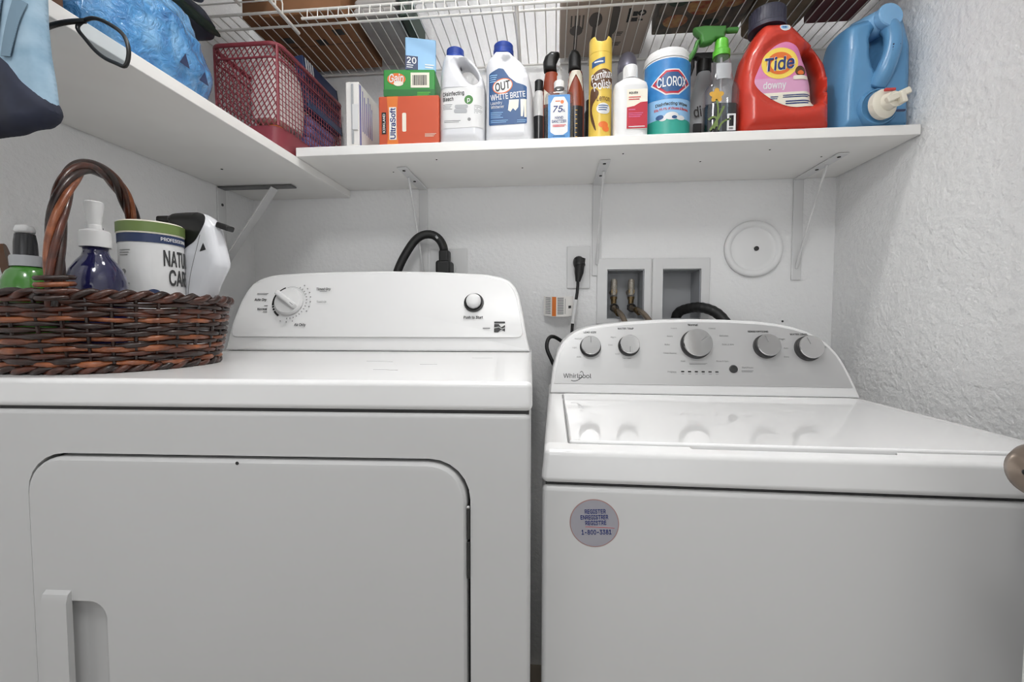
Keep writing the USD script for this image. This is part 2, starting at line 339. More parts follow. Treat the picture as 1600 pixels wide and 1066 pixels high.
usdkit.material(stage, '/World/Looks/blue_film', {
    'g': ('geometry', {}), 'n': ('noise_texture', {'scale': 17.0, 'detail': 5.0, 'distortion': .8}), 'n2': ('noise_texture', {'scale': 60.0, 'detail': 3.0, 'distortion': 1.5}),
    'r': ('rgb_ramp', {'ramp': [(.3, lin('3470ad')), (.5, lin('4f93cc')), (.72, lin('86b9e2'))]}),
    'b': ('bump', {'distance': .012, 'strength': .6}), 'p': ('principled_bsdf', {'roughness': .16, 'coat_weight': .6, 'coat_roughness': .08})},
    [('g.position', 'n.vector'), ('g.position', 'n2.vector'), ('n.fac', 'r.fac'), ('r.color', 'p.base_color'), ('n2.fac', 'b.height'), ('b.normal', 'p.normal')], surface='p.BSDF')
MATS['blue_film'] = '/World/Looks/blue_film'

# ------------------------------------------------------------------ the closet and the hall behind the camera
shell = man(bx(XL-.1, XR+.1, YB, YB+.14, FL-.1, CEIL+.1))
for a, b in ((.158, .266), (.319, .428)):
    shell -= man(bx(a, b, YB-.01, YB+.085, .006, .153))
wb = struct('wall_back', shell, 'wall')
struct('wall_left', bx(XL-.1, XL, YF-.1, YB, FL-.1, CEIL+.1), 'wall')
struct('wall_right', bx(XR, XR+.1, YF-.1, YB, FL-.1, CEIL+.1), 'wall_side')
struct('ceiling', bx(XL, XR, YF, YB, CEIL, CEIL+.1), 'ceil')
struct('floor', bx(XL, XR, YF, YB, FL-.1, FL), 'floor_tile')
wr = man(bx(XL-.1, XR+.1, YF-.1, YF, FL-.1, CEIL+.1))-man(bx(-.5, .8, YF-.2, YF+.1, -.57, .77))
struct('wall_rear', wr, 'hall_paint')
w1 = Thing('added_window_1', None, None, (.15, YF-.05, .1));  # unseen window added as a setting for the fill panel
w1.prim.SetCustomDataByKey('kind', 'structure')
w1.part('added_window_frame', man(bx(-.65, .65, -.03, .03, -.67, .67))-man(bx(-.6, .6, -.1, .1, -.62, .62)), 'door_paint')
w1.part('pane', bx(-.6, .6, -.004, .004, -.62, .62), 'pane')
struct('baseboard_left', rbx(XL, XL+.014, YF, .42, FL, FL+.09, .003), 'door_paint')
struct('baseboard_right', rbx(XR-.014, XR, YF, .5, FL, FL+.09, .003), 'door_paint')
for px, pz in ((.659, .352), (.16, .173)):
    struct('anchor_hole', ycyl((px, 0, pz), .003, YB-.0006, YB+.003, 10), 'dark_gap', parent=wb)
# closet lamp; its unseen can is added to keep light off the upper wall
t = Thing('ceiling_light', 'closet ceiling downlight in a white can added to narrow its light', 'ceiling light', (-.02, .74, CEIL))
t.part('can', lathe([(.084, -.135), (.092, -.135), (.095, -.131), (.095, -.0005), (0, -.0005), (0, -.028), (.084, -.030), (.084, -.135)], 40, False), 'white', smooth=30)
t.part('diffuser', lathe([(0, -.046), (.076, -.046), (.080, -.042), (.080, -.031), (0, -.031)], 40), 'lamp_glass')

# door standing open on the right, only its knob reaches into the picture
d = Thing('door_1', None, None, (.502, .5, FL)); d.prim.SetCustomDataByKey('kind', 'structure')
d.part('door_leaf', rbx(0, .036, -.76, 0, .01, 2.03, .003), 'door_paint')
kz = -.141-FL; ky = -.052
kn = lathe([(.0002, -.062), (.012, -.0615), (.02, -.058), (.0255, -.050), (.0272, -.042), (.025, -.034), (.018, -.028), (.0125, -.022), (.0125, -.012), (.022, -.010), (.031, -.006), (.032, 0)], 36)
kn.apply_transform(trimesh.transformations.rotation_matrix(PI/2, (0, 1, 0)))
kp = d.part('door_handle', mv(kn, 0, ky, kz), 'satin_nickel', label='round satin nickel door knob')
d.part('keyhole', ball((-.0595, ky-.003, kz), .0035, 2, (1, 1, 1)), 'black', parent=kp)

# ------------------------------------------------------------------ shelves
s = Thing('wall_shelf', 'long white painted board shelf along the back wall holding the bottles', 'shelf', (-.637, 1.04, .405))
s.part('board', rbx(0, XR-.003+.637, 0, YB-1.04-.002, 0, .022, .0015), 'board')
for q in range(7): s.part('nail_hole', mv(disc(.0022, .0008, 10), .2+.19*q+.05*math.sin(5*q), .09+.04*math.cos(3*q), -.0007), 'dark_gap')
s = Thing('wall_shelf', 'white painted board shelf along the left wall under the blue package', 'shelf', (XL, .495, .3825))
s.part('board', rbx(.003, XL*-1-.634, 0, YB-.495-.002, 0, .022, .0015), 'board')
s.part('nail_hole', mv(disc(.003, .0008, 10), .12, .55, -.0007), 'dark_gap')

# brackets on the back wall
def back_bracket(label, x, zlow, length, dx, label_only=None, thin=True):
    b = Thing('shelf_bracket', label, 'bracket', (x, YB, .405), group='white steel shelf brackets on the back wall')
    b.part('wall_arm', rbx(-.0135, .0135, -.005, -.0005, zlow-.405, -.004, .002), 'bracket_white')
    b.part('shelf_arm', rbx(-.0135, .0135, -length, -.001, -.0045, -.0005, .0018), 'bracket_white')
    p0, p1 = (dx, -length*.64, -.006), (0, -.008, zlow-.405+.045)
    b.part('brace', tube(curve([p0, (p0[0]*.6, p0[1]*.62-.002, (p0[2]+p1[2])*.36), (p0[0]*.1, -.02, p1[2]*.9), (p1[0], -.006, p1[2]-.012)], 24), [.0032]*20+[.0036, .0042, .0048, .004], 8), 'bracket_white')
    for z in (-.035, (zlow-.405)*.58, (zlow-.405)+.022):
        b.part('screw', ycyl((0, 0, z), .0042, -.0068, -.0045, 14), 'charcoal')
    for y in (-length+.018, -length*.45):
        b.part('screw', mv(disc(.004, .002, 14), 0, y, -.0062), 'charcoal')
back_bracket('white steel shelf bracket above the thick black cord', -.400, .10, .195, -.006)
back_bracket('white steel shelf bracket overlapping the outlet with the angled plug', .127, .135, .20, .004)
back_bracket('white steel shelf bracket in the right corner beside the round plate', .690, .118, .195, .004)
b = Thing('shelf_bracket', 'white shelf bracket with a broad diagonal strap on the left wall', 'bracket', (XL, 1.186, .3825))
b.part('wall_arm', rbx(.0005, .005, -.016, .016, -.24, -.004, .0018), 'bracket_white')
b.part('shelf_arm', rbx(.002, .224, -.014, .014, -.0055, -.0005, .0018), 'bracket_dark', label='dark steel shelf arm')
st = rbx(-.0022, .0022, -.015, .015, 0, .268, .0015)
b.part('brace', mv(rot(st, math.atan2(.158, .2145), (0, 1, 0)), .007, 0, -.222), 'bracket_white')
for z in (-.05, -.215): b.part('screw', mv(rot(disc(.004, .002, 12), PI/2, (0, 1, 0)), .0048, 0, z), 'charcoal')

# wire shelving
DZ = .757
ws = Thing('wire_shelf', 'white coated wire shelf along the back wall above the bottles', 'wire shelf', (0, YB, DZ))
L0, L1 = XL+.004, XR-.004
ws.part('front_rail', rod((L0, -.281, 0), (L1, -.281, 0), .0032), 'wire')
ws.part('lip_rail', rod((-.615, -.286, -.023), (L1, -.286, -.023), .0032), 'wire')
ws.part('middle_rail', rod((L0, -.236, -.0045), (L1, -.236, -.0045), .003), 'wire')
ws.part('back_rail', rod((L0, -.012, -.0045), (L1, -.012, -.0045), .003), 'wire')
dw = []
for k in range(int((L1-L0)/.0262)):
    x = L0+.013+k*.0262
    pts = [(x, -.010, 0), (x, -.15, 0), (x, -.278, 0)]+([(x, -.2845, -.003), (x, -.2855, -.010), (x, -.286, -.023)] if x > -.62 else [])
    dw.append(tube(pts, .00145, 6))
ws.part('deck_wires', dw, 'wire', kind='stuff')
ws.part('support_pole', rod((-.0905, -.283, -.02), (-.0905, -.006, -.215), .0048, 10), 'wire')
for k in range(6): ws.part('wall_clip', rbx(-.8+k*.3-.006, -.8+k*.3+.006, -.016, -.0006, -.011, .004, .002), 'wire')
wl = Thing('wire_shelf', 'white coated wire shelf along the left wall above the blue package', 'wire shelf', (XL, .38, DZ+.009))
wl.part('front_rail', rod((.305, 0, 0), (.305, .64, 0), .0034), 'wire')
wl.part('lip_rail', rod((.309, 0, -.036), (.309, .705, -.036), .0038), 'wire')
wl.part('middle_rail', rod((.2, 0, -.005), (.2, .64, -.005), .0036), 'wire')
wl.part('back_rail', rod((.012, 0, -.005), (.012, .64, -.005), .003), 'wire')
dw = []
for k in range(24):
    y = .012+k*.0272
    dw.append(tube([(.01, y, 0), (.3, y, 0), (.307, y, -.002), (.309, y, -.010), (.309, y, -.036)], .0017, 6))
wl.part('deck_wires', dw, 'wire', kind='stuff')

# ------------------------------------------------------------------ on the wire shelves
WZ = DZ+.0035
def carton(name, label, cat, x0, x1, y0, y1, z0, h, mat, rz=0, r=.003):
    t = Thing(name, label, cat, ((x0+x1)/2, (y0+y1)/2, z0), rz)
    w, dd = (x1-x0)/2, (y1-y0)/2
    t.part('box', rbx(-w, w, -dd, dd, 0, h, r), mat); t.w, t.d, t.h = w, dd, h
    return t
def under(t): return plane((0, 0, 0), (1, 0, 0), (0, -1, 0))      # printing on a box's underside, u right, v towards the camera
def frontp(t): return plane((0, -t.d, 0))
c = carton('cardboard_box', 'brown cardboard carton lying on the wire shelf above the red basket', 'cardboard box', -.785, -.520, 1.062, 1.305, WZ, .16, 'cardboard', -.04)
for u, v in ((-.07, .03), (.02, .012), (.085, .045)): c.part('label', decal(sg.box(u-.014, v-.011, u+.014, v+.011), under(c)), 'black')  # black patches stand for the dark insides of square holes
c.part('flap_seam', decal(sg.box(-.13, -.002, .13, .001), under(c)), 'brown_print')
t = Thing('folded_cloth', 'grey folded cloth on the wire shelf beside the brown carton', 'folded cloth', (-.450, 1.19, WZ))
t.part('fold', [rbx(-.055, .055, -.11, .11, 0, .022, .01), rbx(-.053, .054, -.108, .11, .0225, .044, .01), rbx(-.05, .052, -.105, .108, .0445, .065, .01)], 'grey_cloth', smooth=50)
t.part('fringe', rbx(-.05, .01, .101, .108, .045, .05, .002), 'charcoal')
t = Thing('plastic_bag', 'bright white plastic bag on the wire shelf above the grey cloth', 'plastic bag', (-.430, 1.135, WZ+.067))
bag = sup([(.02, .02, .0), (.065, .06, .004), (.085, .075, .03), (.08, .07, .08), (.05, .04, .12), (.02, .02, .14)], 40, 2.2)
bag.vertices += (meshkit.fbm(bag.vertices*30, 3, 2)[:, None]-.5)*.02*np.array([1, 1, 0]); t.part('bag', bag, 'white_film', smooth=True)
c = carton('box', 'small dark box with white print beside the brown carton', 'box', -.388, -.368, 1.09, 1.25, WZ, .07, 'green_card')
c = carton('box', 'flat disposable cutlery box printed with fork, spoon and knife', 'cutlery box', .012, .243, 1.062, 1.306, WZ, .075, 'cutlery_box')
S = under(c)
def fork(u, v):
    g = [sg.Polygon([(u-.006, v-.13), (u+.004, v-.13), (u+.0035, v-.02), (u-.0055, v-.02)]), shapely.affinity.scale(circ(u-.001, v-.005, .0165), 1, 1.2)]
    for k in range(4): g.append(sg.box(u-.0165+k*.0098, v, u-.0125+k*.0098, v+.052))
    return shapely.union_all(g)-sg.box(u-.02, v+.006, u-.0125, v+.009)
c.part('fork_print', decal(fork(-.072, .002), S), 'cutlery_print')
c.part('spoon_print', decal(shapely.union_all([circ(-.026, .034, .0165, 1.65), sg.box(-.031, -.13, -.023, .012)]), S), 'cutlery_print')
c.part('knife_print', decal(shapely.union_all([sg.Polygon([(.014, -.13), (.022, -.13), (.0235, .085), (.012, .085)]), shapely.affinity.scale(circ(.022, .03, .011), 1, 5).intersection(sg.box(.02, -.03, .05, .08))]), S), 'cutlery_print')
c.part('symbol_print', decal(shapely.union_all([sg.box(.052, .018, .06, .068), sg.box(.063, .02, .078, .034), sg.box(.082, .022, .092, .028), sg.box(.064, .04, .076, .056), circ(.086, .05, .010)-circ(.086, .05, .005)]), S), 'black')
c.part('small_print', decal(shapely.union_all([lines(.03, .05, -.02, .003, 3, .006), lines(.028, .05, -.062, .003, 3, .006)]), S), 'cutlery_print')
c = carton('box', 'dark box printed with a food photograph on the wire shelf', 'box', .255, .470, 1.062, 1.225, WZ, .07, 'photo_print')
c.part('food_photo', decal(shapely.union_all([circ(.0, .02, .045, .7), circ(.06, .04, .03), circ(-.06, -.03, .03, .8)]), under(c)), 'food_print')
c.part('leaf_print', decal(shapely.union_all([circ(-.07, .04, .022, .8), circ(.03, -.04, .02, .6)]), under(c)), 'green_card')
t = Thing('paper_bag', 'brown paper bag lying on the wire shelf above the red jug', 'paper bag', (.552, 1.17, WZ))
bg = sup([(.05, .09, 0), (.068, .104, .004), (.068, .104, .05), (.05, .09, .075), (.02, .08, .08)], 40, 3.5)
bg.vertices += (meshkit.fbm(bg.vertices*40, 3, 5)[:, None]-.5)*.01*np.array([1, 1, 0]); t.part('bag', bg, 'tan_bag', smooth=True)
c = carton('box', 'dark red box at the right end of the wire shelf', 'box', .632, .745, 1.055, 1.215, WZ, .06, 'dark_red')
# left wire shelf
LZ = DZ+.009+.0035
c = carton('box', 'dark box on the wire shelf over the left wall', 'box', -.93, -.69, .80, 1.0, LZ, .09, 'smoke')
c = carton('box', 'charcoal grey box at the near end of the left wire shelf', 'box', -.93, -.72, .66, .785, LZ, .05, 'charcoal')
# ------------------------------------------------------------------ bottles and boxes on the back shelf
SH = .4275
def flat(pts): return [(x, z) for x, z in pts]
def base0(pts): return [(x, 0 if z < .03 else z) for x, z in pts]
def rounded(pts, r=.008): return sg.Polygon(pts).buffer(-r, 6).buffer(2*r, 6).buffer(-r, 6)
def sm(pts): return spoly(pts)
# boxes at the left end
c = Thing('box', 'slim white carton with lilac print and a torn front flap', 'box', (-.500, 1.13, SH))
c.part('box', rbx(-.0165, .0165, -.068, .068, 0, .163, .0015), 'paper')
R = plane((.0165, -.068, 0), (0, 1, 0), (0, 0, 1))
c.part('stripe', decal(sg.box(.004, .003, .012, .158), R), 'lavender')
c.part('lettering', decal(trimesh.util.concatenate([txt('0', .012, .07, .018)]+[extr(sg.box(.02+.011*k, .05, .024+.011*k, .15-.01*(k % 3)), .0003) for k in range(6)]), R), 'lavender')
c.part('flap', rbx(.0005, .0155, -.0715, -.0688, .045, .108, .0012), 'white')
c.part('tear_strip', rbx(-.002, .004, -.0705, -.0688, .012, .157, .0008), 'plastic_grey')
c = carton('box', 'orange dryer sheet carton at the bottom of the stack of three', 'box', -.432, -.282, 1.058, 1.17, SH, .121, 'orange_box', .03)
S = frontp(c)
c.part('panel', decal(sg.Polygon([(-.054, .001), (-.026, .001), (-.030, .06), (-.026, .12), (-.054, .12), (-.050, .06)]), S), 'orange', label='bright orange printed band')
c.part('panel', decal(sg.box(-.0485, .016, -.0305, .094), S, .0007), 'paper', label='pale printed panel')
c.part('lettering', decal(txt('UltraSoft', .0125, -.0395, .055, True, .074, ang=PI/2), S, .0011), 'tide_blue')
c.part('panel', decal(sg.box(-.067, .03, -.056, .082), S, .0006), 'black', label='black printed panel')
c.part('lettering', decal(txt('KIRKLAND', .0055, -.0615, .056, True, .045, ang=PI/2), S, .001), 'white')
c.part('panel', decal(rrect(-.016, -.006, .035, .08, .003), S), 'cream', label='cream printed panel')
c.part('small_print', decal(lines(.04, .068, .028, .001, 3, .003), S), 'cream')
c = carton('box', 'green carton with a barcode, middle of the stack of three', 'box', -.422, -.296, 1.062, 1.165, SH+.1215, .064, 'green_box', .08)
S = frontp(c)
c.part('lettering', decal(txt('Gain', .019, -.031, .043, True, .036, shear=.1), S, .001), 'white')
c.part('logo', decal(circ(-.031, .041, .0225, .62), S, .0003), 'tide_orange', label='orange oval logo')
c.part('panel', decal(circ(-.026, .030, .012, .5), S, .0007), 'cream')
c.part('barcode', decal(sg.box(.004, .02, .05, .056), S), 'cream', label='white barcode patch')
c.part('bars', decal(barcode(.009, .045, .026, .05, 3), S, .0007), 'print_dark')
c.part('small_print', decal(lines(.02, .052, .008, .0016, 3, .004), S), 'spring_green')
c.part('band', decal(sg.box(-.063, 0, .063, .0165), S, .00015, .0002), 'green_dark')
c = carton('box', 'pale blue carton numbered 20, topmost of the stack of three', 'box', -.377, -.303, 1.070, 1.16, SH+.186, .078, 'sky_box', .27)
S = frontp(c)
c.part('panel', decal(sg.box(-.037, 0, -.007, .033), S), 'navy', label='navy printed corner panel')
c.part('lettering', decal(txt('20', .014, -.022, .0225, True), S, .0007), 'white')
c.part('small_print', decal(lines(-.034, -.018, .010, .002, 2, .005), S, .0007), 'white')
c.part('small_print', decal(lines(.010, .032, .014, .003, 2, .006), S), 'white')

# white bleach jug
o = OUT['bleach']; t = Thing('bleach_bottle', 'white bleach jug with a blue cap and a hole for its handle', 'bleach bottle', (*o['c'], SH), .03)
out = rounded(base0(o['body']), .006).difference(sm(o['hole']))
B = Inf(out, .043, .026, .004, e=2.3)
t.part('body', B.mesh, 'white_gloss', smooth=True)
t.part('cap', mv(lathe([(.0232, 0), (.0232, .004), (.0218, .0055), (.0215, .021), (.0195, .023), (0, .023)]), -.0205, 0, .2225), 'blue_cap')
t.part('label', decal(sg.Polygon(o['label']), B.S, .0004, .0002, .008), 'white')
t.part('lettering', [decal(txt('Disinfecting', .009, -.043, .118, True, .052, ang=.06, anchor='l'), B.S, .0008, e=.006), decal(txt('Bleach', .009, -.043, .106, True, .026, ang=.06, anchor='l'), B.S, .0008, e=.006)], 'print_dark')
t.part('logo', decal(circ(.020, .104, .0105), B.S, .0007, .0002, .005), 'leaf_green', label='green round logo')
t.part('lettering', decal(txt('p', .010, .020, .1045, True), B.S, .0011, e=.005), 'white')
t.part('picture', decal(shapely.union_all([rrect(-.016, .016, .073, .083, .004), rrect(-.014, .018, .084, .093, .004)]), B.S, .0007, .0002, .006), 'plastic_grey')
t.part('small_print', decal(shapely.union_all([lines(-.043, -.02, .093, .0012, 4, .0035), lines(.033, .052, .09, .0012, 6, .0035), lines(-.04, .0, .055, .0012, 2, .0035), circ(.021, .058, .004)]), B.S, .0007, .0002, .008), 'print_grey')
t.part('rim_line', decal(sg.box(-.052, .135, .052, .137), B.S, .0003, .0006, .006), 'white_gloss')

# white laundry whitener bottle
o = OUT['out']; t = Thing('laundry_whitener_bottle', 'white laundry whitener bottle with a blue label and blue cap', 'cleaner bottle', (*o['c'], SH), -.02)
rec = sm(o['recess']); rb = rec.boundary
def carve(x, z):
    p = shapely.points(x, z); d = shapely.distance(p, rb)*np.where(shapely.contains_xy(rec, x, z), 1, -1)
    return .010*np.clip(d/.007+.35, 0, 1)**.8
B = Inf(rounded(base0(o['body']), .006), .041, .024, .0032, carve, 2.4)
t.part('body', B.mesh, 'white_gloss', smooth=True)
t.part('cap', mv(lathe([(.025, 0), (.025, .012), (.0238, .0135), (.0236, .0245), (.0215, .0268), (0, .027)]), -.0165, 0, .2245), 'blue_cap')
t.part('neck', mv(lathe([(.0205, -.012), (.0205, .001)]), -.0165, 0, .2245), 'cream')
t.part('label', decal(rounded(o['label'], .004), B.S, .0004, .0002, .007), 'label_blue')
t.part('logo', decal(shapely.affinity.rotate(circ(-.013, .133, .0245, .72), 14), B.S, .0007, .0002, .006), 'tide_orange', label='orange oval logo rim')
t.part('logo', decal(shapely.affinity.rotate(circ(-.013, .133, .0225, .68), 14), B.S, .001, .0002, .006), 'white', label='white oval logo')
t.part('lettering', decal(txt('OUT', .018, -.013, .133, True, .036, shear=.12, ang=.2), B.S, .0014, e=.006), 'black')
t.part('lettering', decal(txt('WHITE BRITE', .013, -.0005, .1095, True, .084, ang=.07), B.S, .0008, e=.006), 'white')
t.part('lettering', [decal(txt('Laundry', .007, -.042, .0935, False, .028, anchor='l', ang=.05), B.S, .0008, e=.006), decal(txt('Whitener', .007, -.042, .084, False, .033, anchor='l', ang=.05), B.S, .0008, e=.006)], 'white')
pants = shapely.union_all([sg.Polygon([(.003, .1), (.026, .1), (.025, .082), (.018, .074), (.012, .08), (.006, .072), (.0, .076)]), sg.Polygon([(.030, .1), (.044, .1), (.0445, .058), (.039, .058), (.038, .088), (.036, .06), (.031, .06)])])
t.part('picture', decal(pants, B.S, .0007, .0002, .006), 'cream')
t.part('small_print', decal(shapely.union_all([lines(-.042, -.012, .071, .0013, 4, .004), lines(-.042, .0, .052, .0013, 2, .004), lines(.022, .044, .051, .0013, 2, .004), lines(-.044, -.026, .158, .002, 4, .005)]), B.S, .0007, .0002, .006), 'sky_box')

# small bottle, brown bottles, sanitizer
t = Thing('squeeze_bottle', 'slim white bottle with a dark cap behind the blue labelled bottle', 'bottle', (-.041, 1.158, SH))
t.part('body', lathe([(.013, 0), (.0145, .003), (.0145, .150), (.0105, .158), (.0105, .165)], 28), 'white'); t.part('cap', mv(lathe([(.011, 0), (.011, .026), (.0095, .028), (0, .028)], 28), 0, 0, .1652), 'black')
t.part('label', decal(sg.box(-.018, .01, .018, .10), cyl(.0145), .0003, .0002, .004), 'smoke')
def brown_bottle(o, label, capshape, z):
    t = Thing('trigger_bottle', label, 'bottle', (*o['c'], SH))
    t.part('body', sup([(.021, .018, 0), (.0235, .020, .004), (.0235, .020, .135), (.0215, .018, .165), (.0185, .016, .195), (.0165, .015, .209)], 40, 2.3), 'amber', smooth=40)
    prof = lambda zz: np.interp(zz, [0, .135, .165, .195], [.0215, .0215, .0198, .017])
    chev = sg.Polygon([(-.024, .152), (0, .198), (.024, .152), (.024, .190), (.010, .208), (-.010, .208), (-.024, .190)]) if not capshape else sg.Polygon([(-.024, .128), (-.024, .172), (.012, .132), (.012, .12)])
    t.part('label', decal(chev, cyl(prof), .0012, .0003, .004), 'cream')
    t.part('label', decal(sg.box(-.024, .01, .024, .118), cyl(prof), .0012, .0003, .005), 'smoke', label='dark lower label')
    t.part('gauge_print', decal(lines(-.001, .004, .105, .002, 8, .011), cyl(prof), .0016, .0002), 'gold_band')
    P = sg.Polygon(o['cap']).buffer(-.003).buffer(.005, 5).buffer(-.002)
    t.part('cap', Inf(P, .0165, .012, .003).mesh, 'black', smooth=True)
    return t
brown_bottle(OUT['brown'], 'brown cleaner bottle with a hooked black cap beside the pump bottle', True, 0)
brown_bottle(OUT['brownb'], 'brown cleaner bottle with a straight black cap and chevron label', False, 0)
t = Thing('bottle', 'narrow black bottle in shadow behind the yellow can', 'bottle', (.093, 1.215, SH))
t.part('body', lathe([(.013, 0), (.014, .003), (.014, .13), (.009, .142)], 24), 'black'); t.part('cap', mv(lathe([(.0095, 0), (.0095, .022), (.008, .024), (0, .024)], 24), 0, 0, .142), 'smoke')
t = Thing('hand_sanitizer', 'clear hand sanitizer pump bottle with a white pump and blue label', 'hand sanitizer', (.0103, 1.075, SH))
t.part('bottle', sup([(.030, .016, 0), (.0335, .019, .003), (.0335, .019, .104), (.031, .017, .113), (.018, .013, .119), (.0115, .0115, .122), (.0115, .0115, .128)], 48, 3.2), 'clear_plastic', smooth=40)
t.part('gel', sup([(.0285, .0145, .002), (.0315, .017, .004), (.0315, .017, .088)], 40, 3.2), 'clear_gel', smooth=40)
S = plane((0, -.0192, 0))
t.part('label', decal(rrect(-.026, .0255, .004, .105, .003), S), 'label_bright')
t.part('label', decal(rounded([(-.0205, .019), (-.0205, .085), (-.012, .1), (.012, .1), (.0205, .085), (.0205, .019), (.01, .012), (-.01, .012)], .004), S, .0006), 'white', label='white inner label')
t.part('lettering', [decal(txt('75', .014, -.003, .072, True, shear=.2), S, .001), decal(txt('%', .006, .0105, .068, True), S, .001), decal(txt('HAND', .006, 0, .052, True, .02), S, .001), decal(txt('SANITIZER', .006, 0, .0435, True, .034), S, .001)], 'tide_blue')
t.part('small_print', decal(lines(-.015, .016, .034, .0015, 2, .003), S, .001), 'print_red'); t.part('small_print', decal(shapely.union_all([lines(-.009, .002, .089, .002, 1), circ(.007, .088, .004)]), S, .001), 'tide_orange')
t.part('small_print', decal(lines(-.014, .015, .0085, .0013, 1), S), 'white')
pm = [mv(lathe([(.0125, 0), (.0125, .014), (.011, .016), (.006, .018), (.0055, .03), (.0035, .031), (.0035, .046)], 28), 0, 0, .1282)]
t.part('pump', pm+[tube(curve([(0, 0, .172), (-.001, -.001, .177), (-.002, -.012, .178), (-.002, -.022, .174)], 14), [.006]*4+[.0055]*4+[.0045]*3+[.004]*3, 12)], 'white', smooth=50)

# furniture polish
t = Thing('aerosol_can', 'yellow furniture polish aerosol can with a notched cap', 'aerosol can', (.1085, 1.088, SH))
t.part('can', lathe([(.025, 0), (.027, .003), (.027, .200), (.0268, .203)], 48), 'yellow')
a = np.linspace(0, 2*PI, 97)[:-1]; dep = .012*np.exp(-(((a-1.5*PI)/.55)**8)); R0 = np.c_[np.cos(a), np.sin(a)]
zt = .240-dep-.0025*np.exp(-((a-1.5*PI)/.25)**2)
rg = lambda r, z: np.c_[R0*r, np.broadcast_to(z, a.shape)]
t.part('cap', loft([rg(.0266, .2035), rg(.0272, .2045), rg(.0268, zt-.002), rg(.026, zt), rg(.0248, zt-.001), rg(.0245, .215), rg(.010, .214)]), 'yellow')
C = cyl(.0271)
t.part('band', decal(sg.Polygon([(-.024, .168), (.008, .176), (.008, .190), (-.024, .182)]), C, .0002, .0002, .004), 'label_blue', label='blue printed band')
t.part('small_print', decal(lines(-.017, .004, .178, .003, 1), C, .0005, .0002, .004), 'white')
t.part('swirl', decal(shapely.union_all([shapely.affinity.rotate(circ(.004, .142, .033, .62), 14), sg.Polygon(curve([(-.022, .122), (-.030, .09), (-.026, .05), (-.012, .022), (-.018, .05), (-.02, .085), (-.006, .11)], 50, True)).buffer(0)]), C, .0002, .0002, .004), 'brown_print')
t.part('lettering', [decal(txt('Furniture', .017, .004, .150, True, .058, ang=.22), C, .0006, e=.003), decal(txt('Polish', .019, .004, .127, True, .046, ang=.2), C, .0006, e=.003)], 'white')
t.part('lettering', decal(txt('Lemon', .012, .006, .096, False, .032), C, .0006, e=.003), 'brown_print')
t.part('panel', decal(circ(.006, .072, .017, .75), C, .0003, .0002, .004), 'white'); t.part('small_print', decal(lines(-.006, .018, .078, .002, 3, .005), C, .0006, .0002, .004), 'label_blue')
t.part('picture', decal(shapely.union_all([circ(.006, .035, .012, .6), circ(.012, .026, .009, .8)]), C, .0003, .0002, .003), 'tide_orange')
t = Thing('aerosol_can', 'grey aerosol can with a rounded grey lid behind the white bottle', 'aerosol can', (.187, 1.185, SH))
t.part('can', lathe([(.0235, 0), (.025, .003), (.025, .205), (.0235, .212)], 36), 'plastic_grey')
t.part('lid', mv(lathe([(.0245, 0), (.0245, .02), (.0225, .036), (.017, .048), (.008, .054), (0, .055)], 36), 0, 0, .2125), 'can_grey', smooth=True)

# rubbing alcohol style flat white bottle
t = Thing('antiseptic_bottle', 'small white flat bottle with a red and white label', 'bottle', (.1775, 1.078, SH))
t.part('body', sup([(.036, .021, 0), (.0395, .025, .004), (.0395, .025, .118), (.037, .023, .128), (.022, .018, .137), (.014, .014, .141)], 56, 3.4), 'white', smooth=40)
t.part('cap', mv(lathe([(.0165, 0), (.0165, .027), (.015, .03), (0, .03)], 36), 0, 0, .1415), 'white')
rib = [rot(mv(bx(-.0005, .0005, .0162, .017, .002, .026), 0, 0, .1415), k*PI/16, (0, 0, 1)) for k in range(32)]
t.part('cap_ribs', rib, 'white')
S = plane((0, -.0252, 0))
t.part('label', decal(rrect(-.011, .0355, .018, .108, .002), S), 'cream')
t.part('label', decal(sg.Polygon([(-.011, .019), (.0355, .019), (.0355, .079), (.02, .078), (.006, .07), (-.011, .067)]), S, .0006), 'red', label='red lower label')
t.part('lettering', decal(trimesh.util.concatenate([txt('equate', .0055, -.0065, .1005, True, .02, anchor='l')]), S, .0007), 'print_dark')
t.part('small_print', decal(lines(-.007, .02, .089, .002, 2, .005), S, .0007), 'print_red')
t.part('small_print', decal(shapely.union_all([lines(-.007, .008, .061, .0015, 1), lines(-.007, .026, .053, .0012, 3, .004)]), S, .001), 'pink'); t.part('small_print', decal(lines(-.007, .03, .022, .0022, 1), S, .001), 'white')

# disinfecting wipes canister
t = Thing('wipes_canister', 'white disinfecting wipes canister with a blue label and red diamond', 'wipes canister', (.2695, 1.112, SH), .0)
t.part('canister', lathe([(.050, 0), (.0535, .003), (.0535, .182)], 64), 'white')
t.part('lid', lathe([(.0545, .1825), (.0545, .188), (.0525, .190), (.0525, .200), (.0495, .205), (.046, .207), (.03, .2075), (0, .208)], 64), 'white')
C = cyl(.0536)
t.part('label', decal(sg.Polygon([(-.078, .092), (-.078, .178), (.078, .178), (.078, .092), (.03, .087), (0, .086), (-.03, .087)]), C, .0002, .0002, .006), 'label_bright')
t.part('label', decal(sg.Polygon([(-.078, .042), (-.078, .0915), (-.03, .0865), (0, .0855), (.03, .0865), (.078, .0915), (.078, .042)]), C, .0002, .0002, .006), 'sky_box', label='pale label')
t.part('label', decal(sg.box(-.078, .005, .078, .0415), C, .0002, .0002, .006), 'teal', label='teal label foot')
dia = sg.Polygon([(-.046, .125), (-.014, .150), (.014, .150), (.046, .125), (.014, .098), (-.014, .098)])
